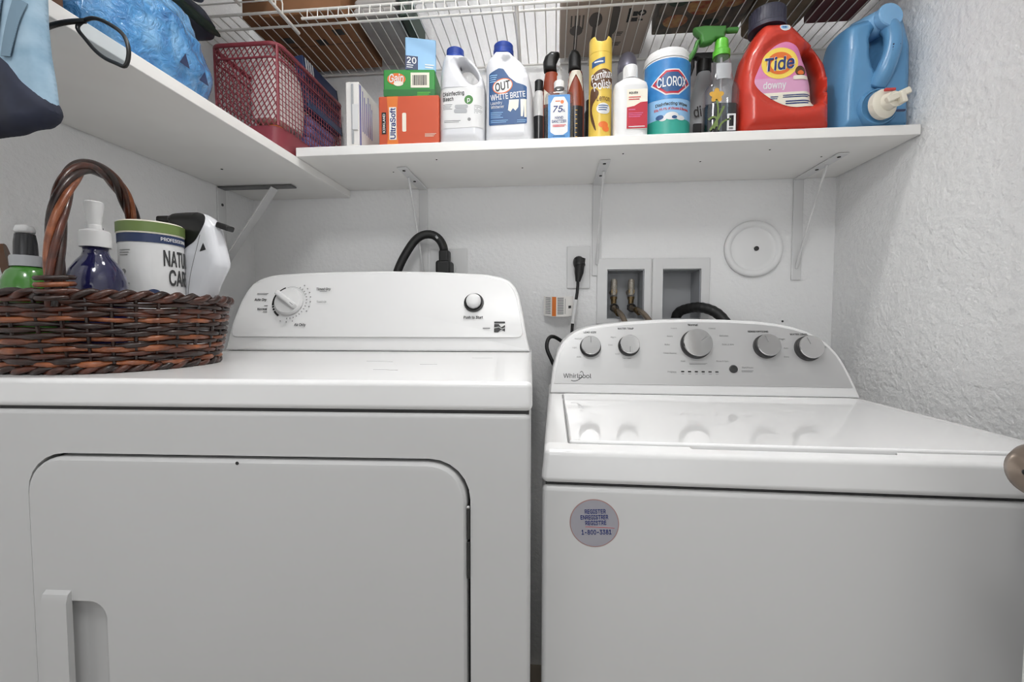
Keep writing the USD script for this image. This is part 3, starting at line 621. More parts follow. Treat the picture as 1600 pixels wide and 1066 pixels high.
t.part('logo', decal(dia.buffer(.003, join_style=2), C, .0005, .0002, .004), 'white', label='white hexagon rim'); t.part('logo', decal(dia, C, .0008, .0002, .004), 'red', label='red hexagon rim'); t.part('logo', decal(dia.buffer(-.0045, join_style=2), C, .0011, .0002, .004), 'label_blue', label='blue hexagon')
t.part('lettering', decal(txt('CLOROX', .0205, 0, .1245, True, .068), C, .0016, e=.003), 'white')
t.part('lettering', decal(txt('Disinfecting Wipes', .0065, .002, .075, True, .078), C, .0006, e=.004), 'print_dark')
t.part('lettering', decal(txt('Kills 99.9% of Viruses & Bacteria', .0055, .002, .064, True, .084), C, .0006, e=.004), 'print_red')
t.part('picture', decal(shapely.union_all([circ(.0, .047, .016, .55), circ(-.02, .043, .009, .7), circ(.021, .043, .011, .5)]), C, .0006, .0002, .004), 'white')
t.part('picture', decal(shapely.union_all([circ(-.027, .046, .009, .6), circ(.006, .044, .006, .6)]), C, .0009, .0002, .004), 'label_blue')

# white spray bottle behind, clear spray bottle in front
t = Thing('spray_bottle', 'pale grey spray bottle with a dark trigger behind the clear one', 'spray bottle', (.395, 1.235, SH))
t.part('body', sup([(.036, .026, 0), (.039, .029, .004), (.039, .029, .12), (.034, .026, .16), (.024, .02, .2), (.016, .016, .232)], 48, 2.4), 'plastic_grey', smooth=40)
t.part('collar', mv(lathe([(.0185, 0), (.0185, .03), (.015, .033)], 28), 0, 0, .2325), 'black')
S = plane((0, -.0295, 0))
t.part('label', decal(rrect(-.034, .034, .006, .090, .004), S), 'smoke')
t.part('lettering', decal(trimesh.util.concatenate([txt('dirT', .026, -.010, .122, True, .046, ang=.14)]), S, .0004), 'print_dark')
hd = Inf(rounded([(-.045, .285), (.03, .285), (.03, .262), (.012, .262), (-.008, .262), (-.02, .27), (-.045, .27)], .004), .011, .006, .003).mesh
t.part('trigger_head', hd, 'charcoal', smooth=True); t.part('nozzle', [bx(-.062, -.0452, -.007, .007, .269, .287), bx(-.0445, -.03, -.0125, -.0112, .27, .285)], 'white')
t.part('trigger', Inf(rounded([(-.036, .2695), (-.024, .2695), (-.024, .25), (-.033, .225), (-.039, .228), (-.034, .25)], .002), .006, .004, .003).mesh, 'charcoal', smooth=True)
o = OUT['spray']; t = Thing('spray_bottle', 'clear spray bottle with a bright green trigger and flower print', 'spray bottle', (*o['c'], SH))
P = [(.034, .024, 0), (.0385, .027, .004), (.0385, .027, .105), (.036, .026, .116), (.0265, .022, .127), (.0225, .019, .145), (.0195, .017, .165), (.0165, .0155, .186)]
t.part('bottle', sup(P, 48, 3), 'clear_plastic', smooth=40)
t.part('liquid', sup([(.032, .022, .003), (.0365, .025, .006), (.0365, .025, .072)], 48, 3), 'liquid', smooth=40)
t.part('dip_tube', rod((0, 0, .19), (.004, .004, .012), .0028, 10), 'white')
t.part('sleeve', [decal(sg.box(-.016, .128, .018, .165), lambda u, v: (np.c_[u, -np.interp(v, [.12, .127, .145, .165], [.0245, .022, .019, .017])*np.sqrt(np.clip(1-(u/.027)**2, .1, 1))-.0008, v], np.tile((0, -1., 0), (len(u), 1))), .0005, .0003, .004)], 'plastic_grey')
S = plane((0, -.0272, 0))
fl = shapely.union_all([shapely.affinity.rotate(circ(-.018, .088+.0075, .006, 1.5), k*72, origin=(-.018, .088)) for k in range(5)])
t.part('flower_print', decal(fl, S), 'gold_band')
t.part('leaf_print', decal(shapely.union_all([sg.LineString(curve(p, 20)).buffer(w) for p, w in ((((-.018, .078), (-.014, .05), (-.022, .015)), .002), (((-.03, .012), (-.012, .04), (-.002, .062)), .0025), (((-.034, .035), (-.022, .04), (-.016, .02)), .0022), (((-.012, .012), (0, .03), (.012, .034)), .002))]), S), 'olive')
t.part('label', decal(rrect(.006, .025, .008, .046, .001)-sg.box(.0105, .018, .0205, .042), S), 'white'); t.part('bars', decal(barcode(.0105, .0205, .0105, .0155, 5), S, .0007), 'print_dark')
o2 = OUT['trigger']; ofs = o2['c'][0]-o['c'][0]
t.part('trigger_head', Inf(rounded([(x+ofs, z) for x, z in ((.006, .219), (-.0095, .2145), (-.0215, .215), (-.024, .233), (-.0365, .245), (-.0385, .255), (-.0145, .258), (.0155, .256), (.036, .2555), (.036, .239), (.0325, .237), (.0335, .226), (.012, .226))], .002), .0115, .006, .0025).mesh, 'leaf_green', smooth=True)
t.part('collar', mv(lathe([(.019, 0), (.019, .013), (.017, .015), (.0155, .016), (.0145, .036), (.012, .040), (0, .041)], 32), 0, 0, .1865), 'spring_green')
t.part('lever', Inf(rounded([(x+ofs, z) for x, z in ((-.0215, .228), (-.0295, .2), (-.0415, .181), (-.0565, .17), (-.0615, .176), (-.0505, .188), (-.0375, .207), (-.031, .228))], .0015), .008, .004, .0022).mesh, 'leaf_green', smooth=True)
t.part('nozzle', mv(rot(lathe([(.0035, 0), (.0065, .004), (.0065, .026)], 16), PI/2, (0, 1, 0)), ofs+.0362, 0, .247), 'leaf_green')

# red detergent jug
o = OUT['tide']; t = Thing('detergent_jug', 'large red laundry detergent jug with a dark cap and pink label', 'detergent jug', (*o['c'], SH), -.04)
hole = sm(o['hole']); body = rounded([(x, 0 if z < .03 else z) for x, z in o['body']], .008).difference(hole)
ring = sm(o['ring'])
def rcarve(x, z):
    d = shapely.distance(shapely.points(x, z), ring.boundary)*np.where(shapely.contains_xy(ring, x, z), 1, -1)
    return .0055*np.clip(d/.006, 0, 1)
B = Inf(body, .052, .034, .0042, rcarve, 2.2)
t.part('body', B.mesh, 'tide_red', smooth=True)
t.part('cap', mv(lathe([(.040, 0), (.040, .008), (.0385, .010), (.0375, .043), (.035, .0455), (0, .046)], 48), -.0285, 0, .2475), 'cap_slate')
t.part('cap_ribs', [mv(rot(bx(-.0008, .0008, .0375, .0386, .012, .042), k*PI/20, (0, 0, 1)), -.0285, 0, .2475) for k in range(40)], 'cap_slate')
lab = sm(o['label']); pk = lambda a, b: lab.intersection(sg.box(-.1, a, .1, b))
t.part('label', decal(pk(.118, .3), B.S, .0004, .0002, .006), 'pink', label='pink upper label'); t.part('label', decal(pk(.086, .118), B.S, .0004, .0002, .006), 'purple', label='mauve middle band')
t.part('label', decal(pk(.0, .086), B.S, .0004, .0002, .006), 'cream', label='cream lower label')
cx, cz = -.0185, .150
t.part('logo', decal(circ(cx, cz, .0385, .88), B.S, .0008, .0002, .006), 'tide_yellow', label='yellow round logo'); t.part('logo', decal(circ(cx, cz, .0275, .88), B.S, .0012, .0002, .006), 'tide_orange', label='orange inner disc'); t.part('logo', decal(circ(cx, cz-.003, .019, .75), B.S, .0015, .0002, .006), 'tide_yellow')
t.part('lettering', decal(txt('Tide', .0265, cx-.001, cz-.001, True, .062, shear=.12, ang=.08), B.S, .0024, e=.005), 'tide_blue')
t.part('lettering_rim', decal(txt('Tide', .0285, cx-.001, cz-.001, True, .066, shear=.12, ang=.08), B.S, .0019, e=.005), 'white')
t.part('lettering', decal(txt('downy', .015, -.028, .103, True, .048), B.S, .0009, e=.005), 'white')
t.part('picture', decal(circ(.026, .131, .012, .95), B.S, .0009, .0002, .005), 'brown_print'); t.part('picture', decal(circ(.026, .127, .007, .7), B.S, .0013, .0002, .005), 'tide_orange')
t.part('panel', decal(rrect(.010, .043, .112, .121, .003), B.S, .0016, .0002, .005), 'cream')
t.part('small_print', decal(shapely.union_all([lines(-.010, .05, .078, .002, 2, .004), lines(-.036, -.020, .076, .0018, 2, .004), lines(-.004, .05, .0645, .0025, 2, .005)]), B.S, .0009, .0002, .005), 'tide_blue')
t.part('badge', decal(circ(-.010, .2265, .0115, .8), B.S, .0004, .0002, .005), 'white'); t.part('badge', decal(circ(-.012, .2265, .0075, .7), B.S, .0008, .0002, .005), 'sky_box'); t.part('badge', decal(txt('he', .005, -.012, .2265, True), B.S, .0012, e=.004), 'label_blue')

# blue detergent jug with a spigot
o = OUT['jug']; t = Thing('detergent_jug', 'blue detergent jug with a round pale cap and white spigot', 'detergent jug', (*o['c'], SH))
hole = sm(o['hole']); body = rounded(base0(o['body']), .01)
hb = hole.buffer(.004)
def jc(x, z):
    d = shapely.distance(shapely.points(x, z), hole.boundary)*np.where(shapely.contains_xy(hole, x, z), 1, -1)
    return .046*np.clip(d/.014+.3, 0, 1)
B = Inf(body, lambda x, z: .062-.016*np.clip((z-.18)/.1, 0, 1), .025, .0042, jc, 2.4)
t.part('body', B.mesh, 'jug_blue', smooth=True)
hd = tube(curve([(.014, -.035, .240), (.020, -.062, .212), (.018, -.072, .17), (.008, -.068, .125), (.0, -.052, .095)], 30), np.interp(np.linspace(0, 1, 30), [0, .3, .7, 1], [.019, .0165, .0165, .019]), 20)
t.part('handle', hd, 'jug_blue', smooth=True)
nk = tube([(-.012, .0, .238), (.004, -.03, .240), (.012, -.056, .238)], [.030, .027, .0245], 28); t.part('neck', nk, 'jug_light', smooth=True)
ax = np.array([.12, -.98, .12]); ax /= np.linalg.norm(ax)
cp = lathe([(.0255, -.004), (.027, .0), (.027, .011), (.0252, .0135), (0, .014)], 40); cp.apply_transform(trimesh.geometry.align_vectors((0, 0, 1), ax)); t.part('cap', mv(cp, .0125, -.058, .238), 'jug_light')
sk = lathe([(.042, .0), (.0415, .03), (.038, .037), (.036, .037), (.034, .034), (0, .034)], 44); sk.apply_transform(trimesh.transformations.rotation_matrix(PI/2, (1, 0, 0)))
t.part('spigot_collar', mv(sk, -.002, -.034, .045), 'jug_blue', smooth=30)
sp = lathe([(.030, 0), (.031, .003), (.031, .012), (.027, .016), (.018, .018), (.016, .034), (0, .035)], 36); sp.apply_transform(trimesh.transformations.rotation_matrix(PI/2, (1, 0, 0))); sp.apply_transform(trimesh.transformations.rotation_matrix(.25, (0, 0, 1)))
q = t.part('spigot', mv(sp, -.004, -.0725, .044), 'cream', smooth=35)
t.part('tap_handle', [mv(rot(rbx(-.012, .037, -.112, -.100, -.006, .008, .003), -.42, (0, 1, 0)), -.002, 0, .044), mv(rot(rbx(.012, .022, -.118, -.095, -.012, .012, .003), -.3, (0, 1, 0)), -.002, 0, .038)], 'cream', parent=q)
t.part('tap_mark', rbx(.002, .018, -.1165, -.1115, .013, .017, .001), 'navy', parent=q); t.part('tap_mark', rbx(-.012, .010, -.1, -.094, .064, .070, .002), 'print_red', parent=q)
t.part('small_print', decal(lines(.008, .024, .165, .003, 3, .006), lambda u, v: (np.c_[u, -.0865-0*u, v], np.tile((0, -1., 0), (len(u), 1))), .0006), 'navy')

# ------------------------------------------------------------------ on the left shelf
LS = .4055
pk = sup([(.10, .105, .0), (.135, .135, .006), (.150, .146, .05), (.146, .142, .11), (.12, .12, .155), (.06, .07, .178), (.02, .03, .182)], 72, 2.7)
pk = fine(pk, .012); n = meshkit.fbm(pk.vertices*18, 3, 4)-.5
pk.vertices += n[:, None]*np.array([.022, .022, .03]); pk.vertices[:, 2] = np.maximum(pk.vertices[:, 2], .0); pk.vertices[:, 0] = np.minimum(pk.vertices[:, 0], .159)
t = Thing('shrink_wrapped_package', 'large crinkled blue film package lying on the left shelf', 'package', (-.795, .705, LS))
t.part('package', pk, 'blue_film', smooth=True)
for x, y, z, w in ((.153, .02, .05, .02), (.153, .062, .042, .02)):
    tr = sg.Polygon([(-.011, -.010), (.010, -.010), (.002, .012)])
    vv = pk.vertices; near = (np.abs(vv[:, 1]-y) < .022) & (np.abs(vv[:, 2]-z) < .022) & (vv[:, 0] > 0)
    t.part('print_mark', decal(tr, plane((vv[near, 0].max()+.0004, y, z), (0, 1, 0), (0, 0, 1))), 'navy')
t = Thing('cloth_bundle', 'dark navy folded bag resting on the blue package', 'bag', (-.790, .83, .622))
cb = sup([(.012, .03, -.02), (.05, .10, -.008), (.075, .135, .012), (.07, .13, .03), (.03, .08, .045)], 48, 2.3)
cb.vertices += ((meshkit.fbm(cb.vertices*26, 3, 9)-.5)[:, None])*np.array([.02, .02, .018]); cb.vertices *= np.array([.86, .86, .9]); t.part('bag', cb, 'dark_cloth', smooth=True)
fp = sup([(.02, .05, 0), (.045, .10, .004), (.04, .095, .014), (.015, .05, .018)], 40, 2.2); fp.vertices[:, 2] += .02*np.sin(fp.vertices[:, 1]*22)
t.part('flap', mv(rot(fp, .25, (0, 1, 0)), .024, -.035, .038), 'slate_cloth', smooth=True); t.part('lining', mv(rot(sup([(.01, .05, 0), (.03, .085, .003), (.01, .05, .007)], 32, 2), .3, (0, 1, 0)), .056, .0, -.006), 'green_card', smooth=True)
c = carton('box', 'small dark brown box on the left shelf beside the hanging garment', 'box', -.80, -.665, .50, .545, .4055, .10, 'brown_print', .15)

# red lattice basket
t = Thing('plastic_basket', 'dark red plastic lattice basket in the corner of the shelves', 'basket', (-.722, 1.135, LS))
W, D, H, BH = .083, .156, .236, .052
tr = sup([(W-.010, D-.010, .0005), (W-.008, D-.008, .003), (W-.004, D-.004, BH)], 64, 9); ti = sup([(W-.014, D-.014, .004), (W-.010, D-.010, BH+.002)], 64, 9)
t.part('base_tray', man(tr)-man(ti), 'red_basket')
def rimpts(w, dd, r, n=10):
    p = sg.box(-w+r, -dd+r, w-r, dd-r).buffer(r, n).exterior.coords[:-1]; return np.array(p)
rp = rimpts(W, D, .022); t.part('rim', tube(np.c_[rp, np.full(len(rp), H)], .0048, 8, True), 'red_basket')
lip = rimpts(W-.001, D-.001, .022); t.part('rim_band', trimesh.util.concatenate([tube(np.c_[lip, np.full(len(lip), H-.030)], .0022, 6, True)]), 'red_basket')
for sx in (-1, 1):
    for sy in (-1, 1): t.part('corner_post', tube([(sx*(W-.007), sy*(D-.007), BH), (sx*(W-.005), sy*(D-.005), H)], .0028, 8), 'red_basket')
def lattice(a0, a1, z0, z1, step, S, diag):
    g = []
    frame = sg.box(a0, z0, a1, z1)
    if diag:
        for k in np.arange(a0-(z1-z0), a1+(z1-z0), step):
            g += [sg.LineString([(k, z1), (k+(z1-z0)*.45, z0)]).buffer(.0013)]
            g += [sg.LineString([(k, z0), (k+(z1-z0)*.9, z1)]).buffer(.0007)]
    else:
        for k in np.arange(a0, a1, step): g.append(sg.box(k-.0008, z0, k+.0008, z1))
        for k in np.arange(z0, z1, step): g.append(sg.box(a0, k-.0008, a1, k+.0008))
    return decal(shapely.union_all(g).intersection(frame), S, 0, .0012)
e = .004
t.part('lattice_panel', lattice(-W+.008, W-.008, BH, H-.003, .0135, plane((0, -D+e, 0)), True), 'red_basket')
t.part('lattice_panel', lattice(-W+.008, W-.008, BH, H-.003, .0135, plane((0, D-e, 0), (-1, 0, 0)), True), 'red_basket')
t.part('lattice_panel', lattice(-D+.008, D-.008, BH, H-.003, .0125, plane((W-e, 0, 0), (0, 1, 0)), False), 'red_basket')
t.part('lattice_panel', lattice(-D+.008, D-.008, BH, H-.003, .0125, plane((-W+e, 0, 0), (0, -1, 0)), False), 'red_basket')
bxl = LS+.006
c = Thing('paper_bag', 'crumpled white paper packet inside the red basket', 'paper packet', (-.691, 1.058, bxl+.066), .0)
pp = sup([(.03, .05, 0), (.040, .062, .004), (.044, .068, .06), (.040, .062, .13), (.03, .05, .15)], 36, 3); pp.vertices += ((meshkit.fbm(pp.vertices*40, 3, 3)-.5)[:, None])*.008*np.array([1, 1, .3]); c.part('packet', pp, 'paper', smooth=25)
c = Thing('ball', 'orange ball showing through the side of the red basket', 'ball', (-.680, 1.026, bxl+.032)); c.part('ball', ball((0, 0, 0), .032, 3), 'orange', smooth=True)
c = Thing('folded_cloth', 'purple folded cloth inside the red basket', 'folded cloth', (-.688, 1.205, bxl)); c.part('fold', [rbx(-.034+.001*(k%2), .034-.001*(k%3), -.072, .074-.001*k, .0285*k, .0285*k+.028, .009) for k in range(5)], 'lavender', smooth=50)
c = Thing('box', 'navy box with white stripes leaning out of the red basket', 'box', (-.652, 1.205, bxl+.146), .0)
tb = rot(rbx(-.012, .012, -.095, .085, 0, .135, .0015), -.12, (0, 1, 0)); c.part('box', tb, 'navy'); c.part('stripes', rot(trimesh.util.concatenate([bx(.0121, .0124, -.085+.011*k, -.079+.011*k, .09, .134) for k in range(4)]), -.12, (0, 1, 0)), 'white'); c.part('end_cap', rot(bx(-.0125, .0125, .0845, .0865, 0, .1355), -.12, (0, 1, 0)), 'black')

# eyeglasses and the garment by the camera
o = OUT['garment']; k = .455/.40
G = lambda pts: [(x*k, (z)*k) for x, z in pts]
t = Thing('hanging_garment', 'light blue plaid garment with a navy lower edge hanging at the left', 'garment', (-.5465*k-.009, .455, 0))
gp = [(-.115, .70), (.048, .70)]+[(.0465*k, .332*k)]+G(o['body'])[2:-1]+[(-.125, .205)]
def wav(m): m = m.copy(); m.vertices[:, 1] += .0016*np.sin(m.vertices[:, 0]*75+m.vertices[:, 2]*9)+.0008*np.sin(m.vertices[:, 0]*150); return m
GB = Inf(rounded(gp, .006), .012, .012, .006)
t.part('body', wav(GB.mesh), 'plaid_light', smooth=True)
np_ = rounded([(-.125, .33)]+G(o['navy'])[1:-1]+[(-.125, .205)], .004)
nv = Inf(np_.intersection(rounded(gp, .006)).buffer(.001), .0150, .012, .004).mesh; t.part('hem', wav(nv), 'plaid_navy', label='navy lower edge', smooth=True)
for k_, q in enumerate(([(.020, .292), (.033, .290), (.049, .350), (.039, .355)], [(.004, .31), (.014, .305), (.030, .37), (.020, .37)], [(-.03, .36), (-.018, .35), (.012, .50), (-.002, .50)])):
    t.part('stripe', wav(decal(sg.Polygon(q).intersection(GB.poly.buffer(-.001)), GB.S, .0022, .0006, .005)), 'denim_stripe', smooth=True)
t.part('hanger', tube(curve([(-.034, 0, .69), (-.034, 0, .735), (-.032, 0, .768), (-.020, 0, .777), (-.008, 0, .768)], 24), .002, 8), 'steel')
o = OUT['glasses']; k = .50/.47
t = Thing('eyeglasses', 'black framed eyeglasses hooked on the garment edge', 'eyeglasses', (o['c'][0]*k, .50, 0))
rp = curve([(x*k, 0, z*k) for x, z in o['body']], 60, True); t.part('rim', tube(rp, .0023, 8, True), 'black_frame', smooth=True)
t.part('lens', mv(rot(extr(sg.Polygon(rp[:, [0, 2]]).buffer(-.0012), .0012), PI/2, (1, 0, 0)), 0, .0006, 0), 'lens')
t.part('temple', tube(curve([(x*k, y, z*k) for x, y, z in ((-.0215, 0, .3455), (-.0355, -.004, .343), (-.0495, -.008, .3385), (-.0605, -.012, .332))], 16), .0030, 8), 'black_frame')
t.part('temple_tip', tube(curve([(x*k, y, z*k) for x, y, z in ((-.0600, -.012, .3325), (-.0592, -.017, .324), (-.0602, -.021, .312))], 12), np.linspace(.0042, .0024, 12), 8), 'black_frame')
# ------------------------------------------------------------------ dryer
def resample(pts, n):
    l = sg.Polygon(pts).exterior; return np.array([l.interpolate(i/n, True).coords[0] for i in range(n)])
def inset_pts(P, d):
    T = np.roll(P, -1, 0)-np.roll(P, 1, 0); T /= np.linalg.norm(T, axis=1, keepdims=True); N = np.c_[-T[:, 1], T[:, 0]]
    if sg.Polygon(P).exterior.is_ccw is False: N = -N
    return P+N*d
def slab(poly, secs, F, n=120):
    P = resample(poly, n); return loft([F(inset_pts(P, ins) if ins else P, d) for d, ins in secs])
TOPD = .0729; DY = .0511
t = Thing('clothes_dryer', 'white front loading clothes dryer with one dial and a start button', 'dryer', (-.7605, .4791, FL), DY)
W, H = .737, -.0729-FL
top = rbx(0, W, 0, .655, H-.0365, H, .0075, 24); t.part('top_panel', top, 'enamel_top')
t.part('seam', bx(.004, W-.004, .006, .65, H-.0405, H-.036), 'dark_gap')
bodym = man(tri(rbx(.0015, W-.0015, .002, .652, .03, H-.0395, .007, 24)))
dl, dr_, dt, db = .094, .6575, H-.1, H-.72
open_ = rrect(dl-.0008, dr_+.0042, db-.004, dt+.0042, .05)
hol = man(mv(rot(extr(open_, .04), PI/2, (1, 0, 0)), 0, .022, 0))
bodym = bodym-hol; t.part('body', bodym, 'enamel_shaded', smooth=30)
t.part('door_recess', mv(rot(extr(open_.buffer(-.0005), .002), PI/2, (1, 0, 0)), 0, .0225, 0), 'dark_gap')
D0 = rrect(dl, dr_, db, dt, .047)
pocket_ = man(rbx(.128, .1965, -.06, .027, H-.56, H-.292, .026, 32))
door = man(loft([np.c_[q[:, 0], np.full(len(q), y), q[:, 1]] for y, q in [(yy, inset_pts(resample(D0.exterior.coords, 240), ins)) for yy, ins in ((.020, .0), (.004, .0), (.0012, .0012), (-.0015, .004), (-.002, .008))]]))
solid = door-man(rbx(.128, .1965, -.06, .016, H-.56, H-.285, .024, 32))
t.part('door', solid, 'enamel_shaded', smooth=30)
hp = sg.Polygon([(.0, .0), (-.005, -.004), (-.0075, -.014), (-.0075, -.27), (-.006, -.28), (0, -.29)])
hm = man(mv(rot(rot(extr(hp, .034), PI/2, (1, 0, 0)), PI/2, (0, 0, 1)),   .115, -.0015, H-.272))
t.part('door_handle', hm, 'enamel_shaded', smooth=30)
for z0, z1 in ((H-.195, H-.156), (H-.244, H-.198)): t.part('hinge', rbx(.6578, .6612, -.0005, .016, z0, z1, .0008), 'charcoal')
t.part('hinge_pin', mv(ball((0, 0, 0), .0022, 2), .6592, -.0005, H-.154), 'chrome')
t.part('paint_chip', mv(rot(disc(.0022, .0004, 10), PI/2, (1, 0, 0)), .372, -.0018, H-.104), 'dark_gap')
V0 = .4902
fD = lambda v: .16*v+.85*v*v
def FD(P, d): return np.c_[P[:, 0], V0+fD(P[:, 1])+d, H+.0005+.965*P[:, 1]]
def SD_(u, v):
    n = np.c_[0*u, -1+0*u, .16+1.7*v]; n /= np.linalg.norm(n, axis=1, keepdims=True); return FD(np.c_[u, v], 0*u), n
right = [(.7335, .0), (.7255, .035), (.7155, .095), (.7075, .135), (.698, .1575), (.684, .1745), (.662, .1855), (.6254, .1935), (.5, .2005)]
left = [(.24, .2015), (.1597, .1985), (.1, .1945), (.0787, .1905), (.058, .183), (.0409, .1695), (.0311, .152), (.0221, .125), (.0113, .0696), (.002, 0)]
poly = right+[(.37, .2035)]+left
t.part('console', slab(poly, [(.0, .006), (.0012, .003), (.004, .0008), (.008, 0), (.10, 0), (.135, .012)], FD, 200), 'console_white', smooth=40)
fp = sg.Polygon(poly).buffer(-.0075).intersection(sg.box(0, .0345, 1, .3)).buffer(-.012, 6).buffer(.012, 6)
t.part('fascia', slab(list(fp.exterior.coords)[:-1], [(.004, 0), (-.0012, 0), (-.0022, .0012)], FD, 200), 'console_white', smooth=40)
SF = lambda u, v: (lambda p, n: (p+np.array([0, -.0024, 0]), n))(*SD_(u, v))
dc = (.1475, .1215)
def on(m, u, v):
    p, n = SF(np.array([u]), np.array([v])); m = tri(m); m.apply_transform(trimesh.geometry.align_vectors((0, 0, 1), n[0])); m.apply_translation(p[0]); return m
def onfix(m, u, v):   # keeps local x to the right, local y up the panel
    p, n = SF(np.array([u]), np.array([v])); n = n[0]; ex = np.array([1., 0, 0]); ey = np.cross(n, ex); T = np.eye(4); T[:3, 0], T[:3, 1], T[:3, 2], T[:3, 3] = ex, ey, n, p[0]
    m = tri(m); m.apply_transform(T); return m
dial = lathe([(.0335, .0), (.0345, .002), (.0335, .008), (.031, .011), (0, .0115)], 48)
q = t.part('dial', onfix(dial, *dc), 'white', smooth=35)
rdg = rot(rbx(-.031, .031, -.0065, .0065, .008, .0265, .0045, 16), -.62, (0, 0, 1)); t.part('grip', onfix(rdg, *dc), 'white', parent=q)
t.part('dial_pointer', onfix(rot(bx(.02, .030, -.0007, .0007, .0265, .0269), -.62, (0, 0, 1)), *dc), 'print_grey', parent=q)
arc = lambda r0, r1, a0, a1: sg.Polygon([(dc[0]+r0*math.cos(a), dc[1]+r0*math.sin(a)) for a in np.linspace(a0, a1, 30)]+[(dc[0]+r1*math.cos(a), dc[1]+r1*math.sin(a)) for a in np.linspace(a1, a0, 30)])
t.part('scale_print', decal(shapely.union_all([arc(.0385, .0415, 2.0, 2.5), arc(.0385, .043, 2.55, 3.35), arc(.0385, .043, 3.4, 3.5), arc(.0385, .043, 3.56, 3.68), arc(.0385, .043, 3.75, 4.15)]), SF), 'black')
t.part('scale_print', decal(shapely.union_all([arc(.0385, .039, .4, 1.9), *[arc(.040, .0435, a, a+.05) for a in np.arange(-1.6, 1.1, .19)], *[arc(.050, .053, a, a+.06) for a in np.arange(-.5, .95, .24)], *[arc(.049, .0515, a, a+.05) for a in (-1.9, -1.6, -1.3)]]), SF), 'print_grey')
t.part('lettering', [decal(txt('Auto Dry', .0062, .074, .1275, True, .030), SF), decal(txt('Normal', .0058, .083, .1035, True, .024), SF), decal(txt('Timed Dry', .0062, .226, .155, True, .036), SF), decal(txt('Air Only', .0062, .182, .0645, True, .028), SF), decal(txt('Push to Start', .0062, .5985, .0835, True, .046), SF)], 'print_dark')
t.part('lettering', [decal(txt('Touch Up', .0048, .2265, .1225, False, .024), SF), decal(lines(.062, .09, .143, .0012, 2, .003), SF), decal(lines(.086, .095, .111, .002, 1), SF), decal(lines(.086, .096, .0955, .002, 1), SF), decal(lines(.218, .236, .1475, .0012, 1), SF), decal(lines(.622, .639, .0555, .0025, 1), SF)], 'print_grey')
t.part('button_ring', onfix(lathe([(.0235, 0), (.0235, .003), (.020, .0035), (.0185, .001)], 40), .5985, .1195), 'black')
t.part('start_button', onfix(lathe([(.0175, 0), (.0178, .010), (.016, .0155), (.010, .018), (0, .0185)], 40), .5985, .121), 'white', smooth=True)
LX, LY, ls = .6485, .0475, .0255
lg = sg.box(LX, LY, LX+ls, LY+ls)
for gpts in ([(LX, LY+.0195), (LX+ls, LY+.0195), (LX+ls, LY+.0212), (LX, LY+.0212)], [(LX+.011, LY+.0195), (LX+.0165, LY+.0115), (LX+ls, LY+.0175), (LX+ls, LY+.0195)], [(LX, LY+.0115), (LX+.011, LY+.0135), (LX+.0185, LY+.0085), (LX+ls, LY+.0115), (LX+ls, LY+.0095), (LX+.019, LY+.0065), (LX+.011, LY+.0115), (LX, LY+.009)], [(LX+.010, LY), (LX+.0165, LY+.006), (LX+ls, LY+.001), (LX+ls, LY-.001), (LX+.012, LY-.001)]):
    lg = lg-sg.Polygon(gpts).buffer(.0002)
t.part('logo', decal(lg, SF), 'print_dark', label='dark square striped logo')
for u, v, l in ((.44, .25, .05), (.55, .2, .03), (.5, .12, .04), (.62, .33, .04)): t.part('scratch', mv(rot(extr(sg.LineString([(0, 0), (l, .003)]).buffer(.0004), .0002), .3*math.sin(9*u), (0, 0, 1)), u, v, H+.0001), 'print_grey')

# ------------------------------------------------------------------ washer
t = Thing('washing_machine', 'white top loading washing machine with five silver knobs', 'washing machine', (-.0152, .582, FL))
W, H = .699, -.17-FL
t.part('body', rbx(.001, W-.001, .004, .62, .02, H-.0545, .008, 24), 'enamel')
t.part('seam', bx(.006, W-.006, .010, .61, H-.0565, H-.049), 'dark_gap')
tp = m3.Manifold.batch_hull([m3.Manifold.sphere(.009, 24).translate((x, y, z)) for x, y, z in ((.009, .009, H-.0415), (W-.009, .009, H-.0415), (.009, .61, H-.0415), (W-.009, .61, H-.0415), (.012, .012, H-.0135), (W-.012, .012, H-.0135), (.013, .60, H-.009), (W-.013, .60, H-.009), (.012, .024, H-.009), (W-.012, .024, H-.009))])
LU0, LU1, LV0, LV1 = .0385, .664, .024, .424
tp = tp-man(rbx(LU0-.003, LU1+.003, LV0-.003, LV1+.003, H-.012, H+.05, .004))-man(rbx(.20, .46, LV0-.0075, LV0+.01, H-.012, H+.05, .0035))
t.part('top_panel', tp, 'enamel_top', smooth=35)
t.part('lid_recess', bx(LU0-.0028, LU1+.0028, LV0-.0026, LV1+.0026, H-.0125, H-.0118), 'print_grey')
t.part('lid', rbx(LU0, LU1, LV0, LV1, H-.0105, H+.0035, .0038, 20), 'lid_white')
V0 = .436; tn, cs = math.sin(math.radians(18)), math.cos(math.radians(18))
def FW(P, d): return np.c_[P[:, 0], V0+tn*P[:, 1]+d, H+.0005+cs*P[:, 1]]
def SW0(off): return lambda u, v: (FW(np.c_[u, v], 0*u)+off*np.array([0, -cs, tn]), np.tile((0, -cs, tn), (len(u), 1)))
pl = [(.008, 0), (.0092, .02), (.0133, .0533), (.0238, .0973), (.037, .123), (.0545, .141), (.075, .1535), (.1008, .1625), (.14, .170), (.1926, .1762), (.27, .1815), (.3425, .1835), (.42, .182), (.4877, .1785), (.535, .1725), (.5712, .1643), (.6, .1535), (.6236, .1395), (.643, .122), (.6587, .0992), (.670, .073), (.6785, .046), (.686, .018), (.6905, 0)]
t.part('console', slab(pl, [(0, .0045), (.001, .0022), (.0035, .0005), (.006, 0), (.11, 0), (.15, .02)], FW, 220), 'console_white', smooth=40)
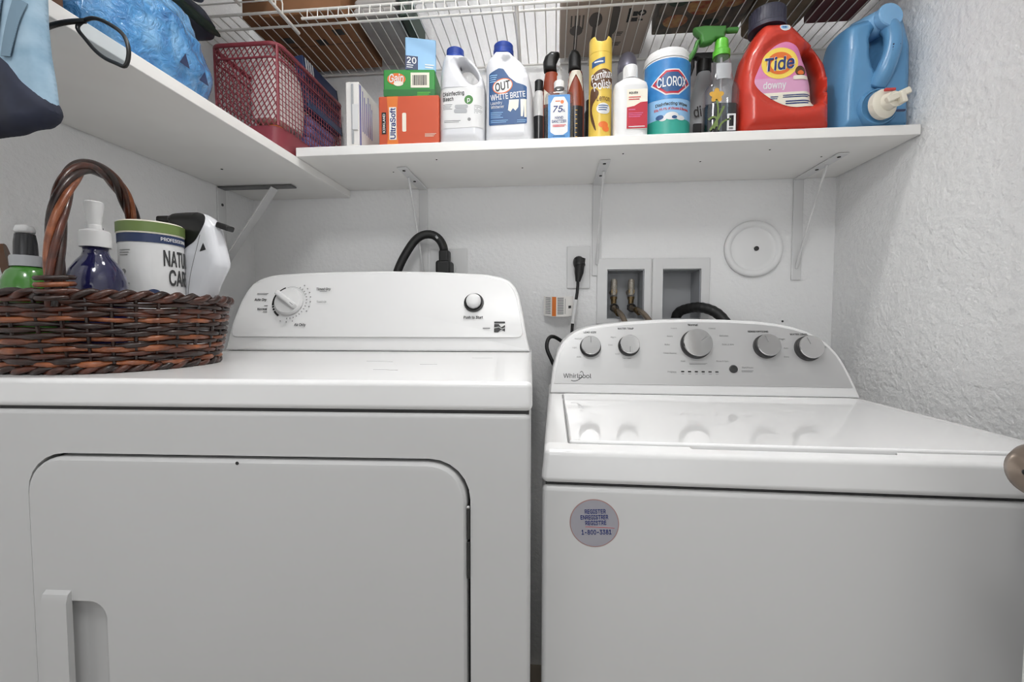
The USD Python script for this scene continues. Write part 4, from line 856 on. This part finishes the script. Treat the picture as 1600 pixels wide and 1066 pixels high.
fs = sg.Polygon(pl).buffer(-.0078).intersection(sg.box(0, .0235, 1, .3))
t.part('fascia', decal(fs, SW0(0), .0, .0012), 'silver_face', smooth=False)
S = SW0(.0012)
def onw(m, u, v):
    p, n = S(np.array([u]), np.array([v])); n = n[0]; T = np.eye(4); T[:3, 0] = (1, 0, 0); T[:3, 1] = np.cross(n, (1, 0, 0)); T[:3, 2], T[:3, 3] = n, p[0]
    m = tri(m); m.apply_transform(T); return m
for (u, v, r, a) in ((.1035, .1125, .0225, 1.57), (.1935, .1155, .0225, -1.57), (.3475, .1205, .0325, .55), (.503, .116, .0255, 1.9), (.5935, .112, .0265, 1.95)):
    q = t.part('knob', onw(lathe([(r+.0025, 0), (r+.0022, .006), (r, .0085), (r-.0005, .017)], 48), u, v), 'charcoal', smooth=30)
    t.part('knob_ring', onw(lathe([(r, .0172), (r+.0003, .0185), (r-.001, .0205), (r-.0035, .0205)], 48), u, v), 'chrome', parent=q, smooth=40)
    t.part('knob_cap', onw(lathe([(r-.0034, .0185), (r-.0038, .0204), (0, .0198)], 48), u, v), 'knob_silver', parent=q, smooth=30)
    t.part('pointer', onw(rot(bx(r*.25, r*.86, -.0009, .0009, .0195, .0209), a, (0, 0, 1)), u, v), 'print_grey', parent=q)
for k in range(6): t.part('indicator', decal(rrect(.3135+k*.0152-.0035, .3135+k*.0152+.0035, .0538, .0566, .0006), S), 'black')
t.part('indicator_print', [decal(lines(.3135+k*.0152-.003, .3135+k*.0152+.003, .0495, .001, 1), S) for k in range(6)], 'print_grey')
q = t.part('start_button', onw(lathe([(.0092, 0), (.0092, .002), (.0075, .003), (0, .0026)], 32), .4265, .0625), 'charcoal', smooth=30)
L = []
for s_, h, u, v, b in (('LOAD SIZE', .0042, .103, .149, 1), ('WATER TEMP', .0042, .188, .1585, 1), ('Normal', .005, .345, .1685, 1), ('RINSE OPTIONS', .0042, .4905, .1525, 1), ('WATER LEVEL', .0042, .5795, .146, 1)):
    L.append(decal(txt(s_, h, u, v, True), S))
t.part('lettering', L, 'print_dark')
L = []
for s_, u, v in (('Medium', .075, .133), ('Light', .066, .111), ('Auto', .076, .088), ('Warm', .158, .137), ('Cool', .151, .118), ('Cold', .166, .096), ('Tap Cold', .187, .086), ('Colors', .30, .16), ('Casual', .388, .16), ('Heavy', .29, .1405), ('Delicates', .413, .142), ('Bulky', .283, .120), ('Drain & Spin', .42, .121), ('Clean Washer', .288, .099), ('Soak', .316, .080), ('Rinse & Spin', .404, .081), ('Single', .541, .135), ('Auto', .547, .113), ('Extra', .546, .0925), ('Progress', .289, .0545), ('Start/Pause', .458, .0665), ('High', .630, .1165)):
    L.append(decal(txt(s_, .0034, u, v), S))
L.append(decal(shapely.union_all([lines(.33, .37, .0745, .001, 2, .0026), lines(.444, .470, .0585, .001, 2, .0026)]), S))
t.part('lettering', L, 'print_grey')
t.part('logo', decal(txt('Whirlpool', .0105, .072, .042, False, .065), S), 'print_dark', label='dark script-like brand lettering')
sw = sg.LineString(curve([(.058, .031), (.068, .030), (.080, .036), (.086, .046), (.083, .0525), (.079, .050)], 40)).buffer(.0006)
t.part('logo_swirl', decal(sw, S), 'print_dark')
bz = H-.0545
SB = plane((0, .004, 0))
su, sv = .072, -.274-FL
q = t.part('sticker', decal(circ(su, sv, .033, 1, 20), SB, .0002, .0004), 'sticker_edge', label='round silver registration sticker')
t.part('sticker_face', decal(circ(su, sv, .0318, 1, 20), SB, .0007, .0002), 'sticker_silver', parent=q)
t.part('lettering', [decal(txt(s_, .0056, su+u, sv+v, True, w, ang=.06), SB, .0011, .0002) for s_, u, v, w in (('REGISTER', .001, .0165, .028), ('ENREGISTRER', 0, .0085, .037), ('REGISTRE', .002, .0008, .028))]+[decal(txt('1-800-3381', .0062, su+.003, sv-.012, True, .040, ang=.06), SB, .0011, .0002)], 'tide_blue', parent=q)
t.part('sticker_line', decal(sg.box(su-.012, sv-.0055, su+.027, sv-.005), SB, .001, .0002), 'print_red', parent=q)

# ------------------------------------------------------------------ wicker basket on the dryer
BC = np.array([-.702, .635]); BZ = -.0729
t = Thing('wicker_basket', 'oval dark brown wicker basket with a twisted hoop handle on the dryer', 'basket', (BC[0], BC[1], BZ))
def oval(a, s, z): return np.array([math.copysign(abs(math.cos(a))**(2/2.35), math.cos(a))*s[0], math.copysign(abs(math.sin(a))**(2/2.35), math.sin(a))*s[1], z])
BH = .106
def size(z):
    k = np.interp(z, [0, .012, .05, .09, BH], [0, .006, .014, .019, .021]); return (.128+k, .118+k)
NS = 32
for k in range(NS):
    a = k*2*PI/NS
    t.part('stake', tube([oval(a, size(z), z) for z in np.linspace(.004, BH-.002, 9)], .0024, 6), 'wicker_dark')
rows = 15; mats = ('wicker_dark', 'wicker_mid', 'wicker_light')
for i in range(rows):
    z0 = .006+i*(BH-.012)/(rows-1); pts = []; rad = []
    n = NS*6; ph = i*PI; r0 = rng.uniform(.0036, .0046); w1, w2 = rng.uniform(0, 6, 2)
    for k in range(n):
        a = k*2*PI/n; s_ = size(z0); off = .0032*math.cos(a*NS/2+ph)
        z = z0+.0012*math.sin(3*a+w1)+.0009*math.sin(7*a+w2)
        pts.append(oval(a, (s_[0]+off, s_[1]+off), z)); rad.append(r0*(1+.16*math.sin(5*a+w2)+.08*math.sin(17*a+w1)))
    t.part('weaver', tube(pts, rad, 7, True), mats[int(rng.choice(3, p=[.36, .38, .26]))], smooth=True)
for zz, amp, m_, pz in ((BH, .0045, 'wicker_mid', 0), (BH, .0045, 'wicker_dark', PI), (.005, .004, 'wicker_dark', 0), (.005, .004, 'wicker_mid', PI)):
    n = 300; s_ = size(zz)
    t.part('border_strand', tube([oval(k*2*PI/n, (s_[0]+.002+amp*math.cos(22*k*2*PI/n+pz), s_[1]+.002+amp*math.cos(22*k*2*PI/n+pz)), zz+.0005+amp*.8*math.sin(22*k*2*PI/n+pz)) for k in range(n)], .0046, 7, True), m_, smooth=True)
t.part('base', sup([(.124, .114, .002), (.126, .116, .004), (.124, .114, .008)], 64, 2.35), 'wicker_dark')
hA, hB = np.array([-.640, .505, BZ+.09]), np.array([-.768, .752, BZ+.09])
mid = (hA+hB)/2; hv = (hB-hA)/2
hc = []
for k in range(90):
    th = PI*k/89; c = math.cos(th); hc.append(mid-hv*math.copysign(abs(c)**.88, c)*(1+.05*math.sin(th))+np.array([0, 0, 1.])*(.215*math.sin(th)**.82))
hc = np.array(hc)
T = np.gradient(hc, axis=0); T /= np.linalg.norm(T, axis=1, keepdims=True); side = np.cross(T, hv/np.linalg.norm(hv)); side = np.cross(hv/np.linalg.norm(hv), (0, 0, 1.)); 
for k in range(5):
    pp = []
    for i in range(90):
        b1 = side; b2 = np.cross(T[i], side); b2 /= np.linalg.norm(b2); an = k*2*PI/5+i*.17; rr = .0062
        pp.append(hc[i]+rr*(math.cos(an)*b1+math.sin(an)*b2))
    t.part('handle_strand', tube(np.array(pp), .0046, 8), mats[(k*2+1) % 3], smooth=True, world=True)
for hh in (hA, hB):
    for j in range(4):
        dirn = 1 if hh is hA else -1
        t.part('handle_binding', tube(curve([hh+np.array([.017*math.cos(x)*1.0, .017*math.sin(x), .012+j*.0085+.002*math.sin(x)]) for x in np.linspace(0, 2*PI, 17)[:-1]], 24, True), .0036, 6, True), mats[j % 3], smooth=True, world=True)
# contents
FZ = BZ+.0085
t = Thing('pump_bottle', 'dark cobalt glass bottle with a white lotion pump in the wicker basket', 'pump bottle', (-.672, .585, FZ))
t.part('bottle', lathe([(.031, 0), (.0345, .003), (.0355, .105), (.0345, .122), (.030, .138), (.023, .150), (.0165, .158), (.0145, .164), (.0145, .171)], 48), 'cobalt', smooth=True)
t.part('collar', mv(lathe([(.018, 0), (.0184, .002), (.018, .022), (.016, .024), (.010, .026)], 40), 0, 0, .171), 'white', smooth=30)
t.part('pump', [mv(lathe([(.0085, 0), (.0085, .006), (.0075, .008), (.0105, .030), (.0115, .040), (.0095, .042), (0, .0422)], 28), 0, 0, .196), tube([(0, 0, .2335), (-.016, .018, .2335), (-.022, .025, .231)], .0042, 10)], 'white', smooth=30)
t = Thing('pump_bottle', 'small black pump bottle half hidden behind the cobalt bottle', 'pump bottle', (-.758, .662, FZ))
t.part('bottle', lathe([(.024, 0), (.027, .003), (.027, .12), (.023, .138), (.012, .15)], 36), 'black', smooth=40); t.part('collar', mv(lathe([(.0125, 0), (.0125, .022), (.0075, .025), (.0065, .055)], 28), 0, 0, .1502), 'charcoal')
t.part('pump', [mv(lathe([(.009, 0), (.009, .012), (0, .013)], 24), 0, 0, .2055), tube([(0, 0, .212), (.016, -.012, .211), (.024, -.018, .207)], .0038, 8)], 'charcoal')
t = Thing('canister', 'round white canister with a green band in the wicker basket', 'canister', (-.688, .692, FZ), .0)
t.part('tub', lathe([(.042, 0), (.0440, .002), (.0445, .206)], 64), 'white')
t.part('lid', lathe([(.0452, .2065), (.046, .208), (.046, .2255), (.043, .228), (.03, .2275), (0, .2275)], 64), 'cream')
C = cyl(.0447, .785)
t.part('label', decal(sg.box(-.12, .192, .12, .2062), C, .0004, .0003, .006), 'navy', label='dark blue band')
t.part('label', decal(sg.box(-.12, .209, .12, .2252), cyl(.0461, .785), .0002, .0003, .006), 'olive', label='olive green band')
a0 = .0145
t.part('lettering', decal(txt('PROFESSIONAL', .0055, a0+.022, .199, True, .050), C, .0009, e=.004), 'white')
t.part('lettering', [decal(txt('NATURAL', .025, a0+.036, .168, True, .072), C, .0004, e=.004), decal(txt('CARE', .025, a0+.030, .136, True, .046), C, .0004, e=.004)], 'print_dark')
t.part('badge', decal(circ(a0-.014, .104, .0115), C, .0004, .0002, .004), 'navy', label='dark oval badge'); t.part('small_print', decal(shapely.union_all([lines(a0-.021, a0-.007, .106, .0015, 2, .004)]), C, .0008, .0002, .004), 'white')
t.part('picture', decal(shapely.union_all([circ(a0+.022, .093, .009), circ(a0+.030, .085, .009), circ(a0+.016, .084, .007)]), C, .0004, .0002, .004), 'olive')
t.part('small_print', decal(shapely.union_all([lines(-.050, -.030, .178, .0012, 3, .004), circ(-.042, .144, .004), lines(-.050, -.032, .124, .0012, 2, .004), circ(-.042, .114, .004), lines(-.050, -.032, .1, .0012, 4, .004)]), C, .0004, .0002, .004), 'print_grey')
t = Thing('spray_bottle', 'round green glass bottle with a smoky sprayer top in the basket', 'spray bottle', (-.742, .551, FZ))
t.part('bottle', lathe([(.019, 0), (.024, .012), (.0285, .05), (.0285, .095), (.0265, .118), (.021, .132), (.015, .139)], 40), 'bottle_green', smooth=True)
t.part('collar', mv(lathe([(.0165, 0), (.017, .012), (.016, .015), (.012, .015)], 36), 0, 0, .1395), 'plastic_grey'); t.part('sprayer', mv(lathe([(.0125, 0), (.012, .018), (.0105, .030), (.008, .031)], 32), 0, 0, .1547), 'smoke'); t.part('cap', mv(lathe([(.010, 0), (.011, .004), (.009, .010), (0, .0125)], 32), 0, 0, .1862), 'white', smooth=True)
t = Thing('wooden_board', 'brown rounded board standing behind the green bottle in the basket', 'board', (-.784, .592, FZ), -.75)
bd = extr(rrect(-.026, .026, 0, .178, .02), .008); t.part('board', rot(rot(bd, PI/2, (1, 0, 0)), .16, (1, 0, 0)), 'brown_print', smooth=30)
# handheld steamer
o = OUT['steamer']; t = Thing('garment_steamer', 'white and black handheld garment steamer standing behind the canister', 'garment steamer', (-.644, .744, FZ))
sp = [(-.032, .0), (-.038, .06)]+o['body'][:6]+[(-.044, .192)]+o['body'][5:19]+[(.022, .06), (.018, 0)]
sp = [(-.020, .0), (-.024, .05), (-.044, .1), (-.044, .145), (-.036, .179)]+o['body'][4:18]+[(.034, .129), (.022, .098), (.010, .05), (.008, 0)]
B = Inf(rounded([(x, z-.002) for x, z in sp], .004), .019, .018, .0035)
t.part('body', B.mesh, 'white_gloss', smooth=True)
dk = sg.Polygon(curve([(x, z-.002) for x, z in o['dark']], 70, True)).buffer(0).intersection(B.poly.buffer(-.0006))
t.part('head', decal(dk, B.S, .0002, .0012, .004), 'black', smooth=True, label='glossy black steamer head')
t.part('seam', decal(sg.LineString(curve([(x, z-.002) for x, z in o['line']], 30)).buffer(.0005), B.S, .0002, .0003, .004), 'print_grey')
t.part('logo', decal(sg.Polygon([(x, z-.002) for x, z in o['tri']]), B.S, .0003, .0003), 'charcoal')
t.part('nozzle', rbx(-.076, -.050, -.012, .012, .242, .254, .004), 'black'); t.part('button', mv(rbx(-.048, -.040, -.0205, -.010, .215, .238, .003), 0, 0, 0), 'charcoal'); t.part('trigger', rot(rbx(.040, .064, -.010, .010, .232, .242, .003), .35, (0, 1, 0), (.04, 0, .24)), 'black')

# ------------------------------------------------------------------ on the back wall
def wallplate(label, x0, x1, z0, z1, dark=False):
    t = Thing('outlet', label, 'outlet', ((x0+x1)/2, YB, (z0+z1)/2))
    w, h = (x1-x0)/2, (z1-z0)/2
    t.part('plate', rbx(-w, w, -.007, -.0004, -h, h, .003), 'console_white'); t.part('screw', ycyl((0, 0, h*.55), .003, -.0082, -.0068, 12), 'plastic_grey')
    t.part('socket', ycyl((0, 0, -.004), .0175 if w < .05 else .026, -.0095, -.0068, 30), 'white')
    return t
wallplate('square white outlet plate behind the dryer cord', -.379, -.263, .10, .222)
wallplate('tall white outlet plate half covered by the middle bracket', .039, .108, .097, .223)
t = Thing('power_cord', 'thick black dryer cord arching to its plug above the dryer', 'power cord', (-.325, YB, .19))
t.part('plug', [rbx(-.022, .022, -.068, -.0100, -.105, -.012, .008), rbx(.010, .034, -.06, -.012, -.105, -.045, .010), rbx(-.015, .015, -.056, -.022, -.02, .020, .006)], 'black_rubber', smooth=40)
t.part('cable', tube(curve([(-.002, -.040, .018), (-.006, -.045, .038), (-.03, -.05, .063), (-.062, -.055, .063), (-.105, -.06, .02), (-.135, -.065, -.04), (-.15, -.07, -.12), (-.155, -.075, -.26)], 60), .0125, 12), 'black_rubber', smooth=True)
t.part('cable_clip', mv(rot(lathe([(.0135, 0), (.0135, .006)], 20), .9, (0, 1, 0)), -.022, -.048, .055), 'steel')
t = Thing('power_cord', 'thin black washer cord hanging from an angled plug', 'power cord', (.0735, YB, .16))
t.part('plug', [tube(curve([(0, -.0100, .012), (0, -.03, .012), (.002, -.036, .0)], 10), .0165, 16), tube([(0.002, -.034, .022), (.0, -.036, -.02), (-.003, -.036, -.045)], [.0165, .013, .007], 16)], 'black_rubber', smooth=40)
t.part('cable', tube(curve([(-.003, -.036, -.042), (-.006, -.036, -.085), (-.014, -.04, -.135), (-.02, -.045, -.2), (-.03, -.06, -.33)], 40), .0045, 10), 'black_rubber', smooth=True)
t.part('cable_sleeve', tube([(-.0080, -.0365, -.098), (-.0135, -.04, -.132), (-.0175, -.0425, -.168)], .0056, 10), 'white')
t = Thing('warning_tag', 'curled white warning tag with an orange stripe on the washer cord', 'tag', (.0175, YB, .043))
us = np.linspace(-.046, .044, 25); cv = lambda u: -.030-.016*np.sin((u+.046)/.09*PI)-.0-.010*(u < -.034)*0
def tagmesh(u0, u1, z0, z1, off, th):
    uu = np.linspace(u0, u1, 16); zs = lambda u: .004*np.sin((u+.046)/.09*PI*1.0)
    rings = [[(u, cv(u)-off, z0-zs(u)), (u, cv(u)-off, z1-zs(u)*.6), (u, cv(u)-off+th, z1-zs(u)*.6), (u, cv(u)-off+th, z0-zs(u))] for u in uu]
    return loft(rings)
t.part('tag', tagmesh(-.046, .040, -.027, .030, 0, .0008), 'paper'); t.part('stripe', tagmesh(-.022, -.010, -.026, .029, .0004, .0003), 'orange')
for a, b in ((-.041, -.026), (-.006, .012)): t.part('small_print', [tagmesh(a, b, z, z+.0018, .0004, .0003) for z in np.arange(-.02, .026, .005)], 'print_grey')
t.part('small_print', [tagmesh(.016, .017, -.02, .024, .0004, .0003), tagmesh(.026, .034, -.004, .003, .0004, .0003)], 'print_dark')
t = Thing('power_cord', 'short black cord loop hanging behind the left end of the washer', 'power cord', (0, 1.215, -.1))
t.part('cable', tube(curve([(.045, .06, .03), (.012, .03, .050), (-.012, .0, .052), (-.018, -.01, .03), (-.008, -.015, -.0), (.012, -.01, -.05), (.02, 0, -.16)], 50), .0052, 10), 'black_rubber', smooth=True)
# washer outlet box: two recessed bays
t = Thing('washer_outlet_box', 'white recessed washer box with two framed bays in the wall', 'outlet box', (.29, YB, .09))
for a, b in ((.158, .266), (.319, .428)):
    a, b = a-.29, b-.29
    fr = man(rbx((-.162 if a < 0 else -.0005), (-.0025 if a < 0 else .163), -.006, -.0003, -.1, .095, .003))-man(bx(a, b, -.02, .02, -.084, .063))
    t.part('frame', fr, 'console_white')
    t.part('bay', man(bx(a+.0004, b-.0004, -.0002, .0845, -.0836, .0626))-man(bx(a+.0024, b-.0024, -.01, .0825, -.0812, .0602)), 'plastic_grey')
for x, nm in ((.184, 'hot'), (.236, 'cold')):
    q = t.part('valve', [mv(lathe([(.0095, 0), (.0095, .012), (.0075, .014), (.0085, .030), (.0105, .034), (.0105, .040)], 20), x-.29, .04, -.055), ycyl((x-.29, 0, -.03), .009, .028, .08, 16)], 'brass')
    t.part('valve_handle', mv(lathe([(.0078, 0), (.0098, .003), (.0098, .044), (.007, .050), (0, .051)], 14), x-.29, .036, -.012), 'valve_grip', parent=q)
for lab, x, pts in (('left braided supply hose running from the washer box', .184, [(0, .036, -.052), (0, .024, -.066), (.004, .0, -.070), (.018, -.05, -.096), (.03, -.07, -.16), (.03, -.07, -.3)]), ('right braided supply hose running from the washer box', .236, [(0, .036, -.052), (0, .024, -.062), (.008, .0, -.066), (.032, -.05, -.092), (.055, -.07, -.15), (.06, -.07, -.3)])):
    t = Thing('supply_hose', lab, 'hose', (x, YB, .10), group='braided supply hoses')
    t.part('hose', tube(curve(pts, 50), .0078, 10), 'hose_braid', smooth=True)
    t.part('coupling', mv(lathe([(.0115, 0), (.0115, .014), (.009, .016)], 6), 0, .038, -.066), 'dark_metal')
    t.part('ferrule', tube([(pts[2][0], -.002, pts[2][2]), (pts[2][0]*1.9, -.018, pts[2][2]-.009)], .0092, 12), 'brass')
    t.part('tie', tube(curve([(.012*math.cos(x_), .02+.006*math.sin(x_), -.06+.012*math.sin(x_)) for x_ in np.linspace(0, 2*PI, 13)[:-1]], 20, True), .002, 6, True), 'black')
t = Thing('drain_hose', 'black ribbed drain hose hooking into the right bay', 'hose', (.40, YB, .02))
dp = curve([(-.030, .045, -.06), (-.030, .042, -.02), (-.026, .030, .004), (-.008, .004, .0165), (.020, -.035, .019), (.052, -.06, .004), (.075, -.08, -.03), (.095, -.09, -.09), (.1, -.09, -.25)], 120)
t.part('hose', tube(dp, .0145+.0005*np.cos(np.arange(120)*1.6), 16), 'black_rubber', smooth=True)
t = Thing('round_cover_plate', 'round white dished cover plate on the back wall', 'cover plate', (.571, YB, .208))
pr = lathe([(.080, .0003), (.0805, .007), (.078, .0115), (.072, .0125), (.066, .0115), (.0625, .006), (.060, .0035), (.05, .0045), (.035, .0075), (.015, .009), (0, .0093)], 64)
t.part('plate', rot(pr, PI/2, (1, 0, 0)), 'wall_smooth', smooth=True); t.part('screw', ycyl((.006, 0, .002), .0065, -.0125, -.0094, 18), 'charcoal')
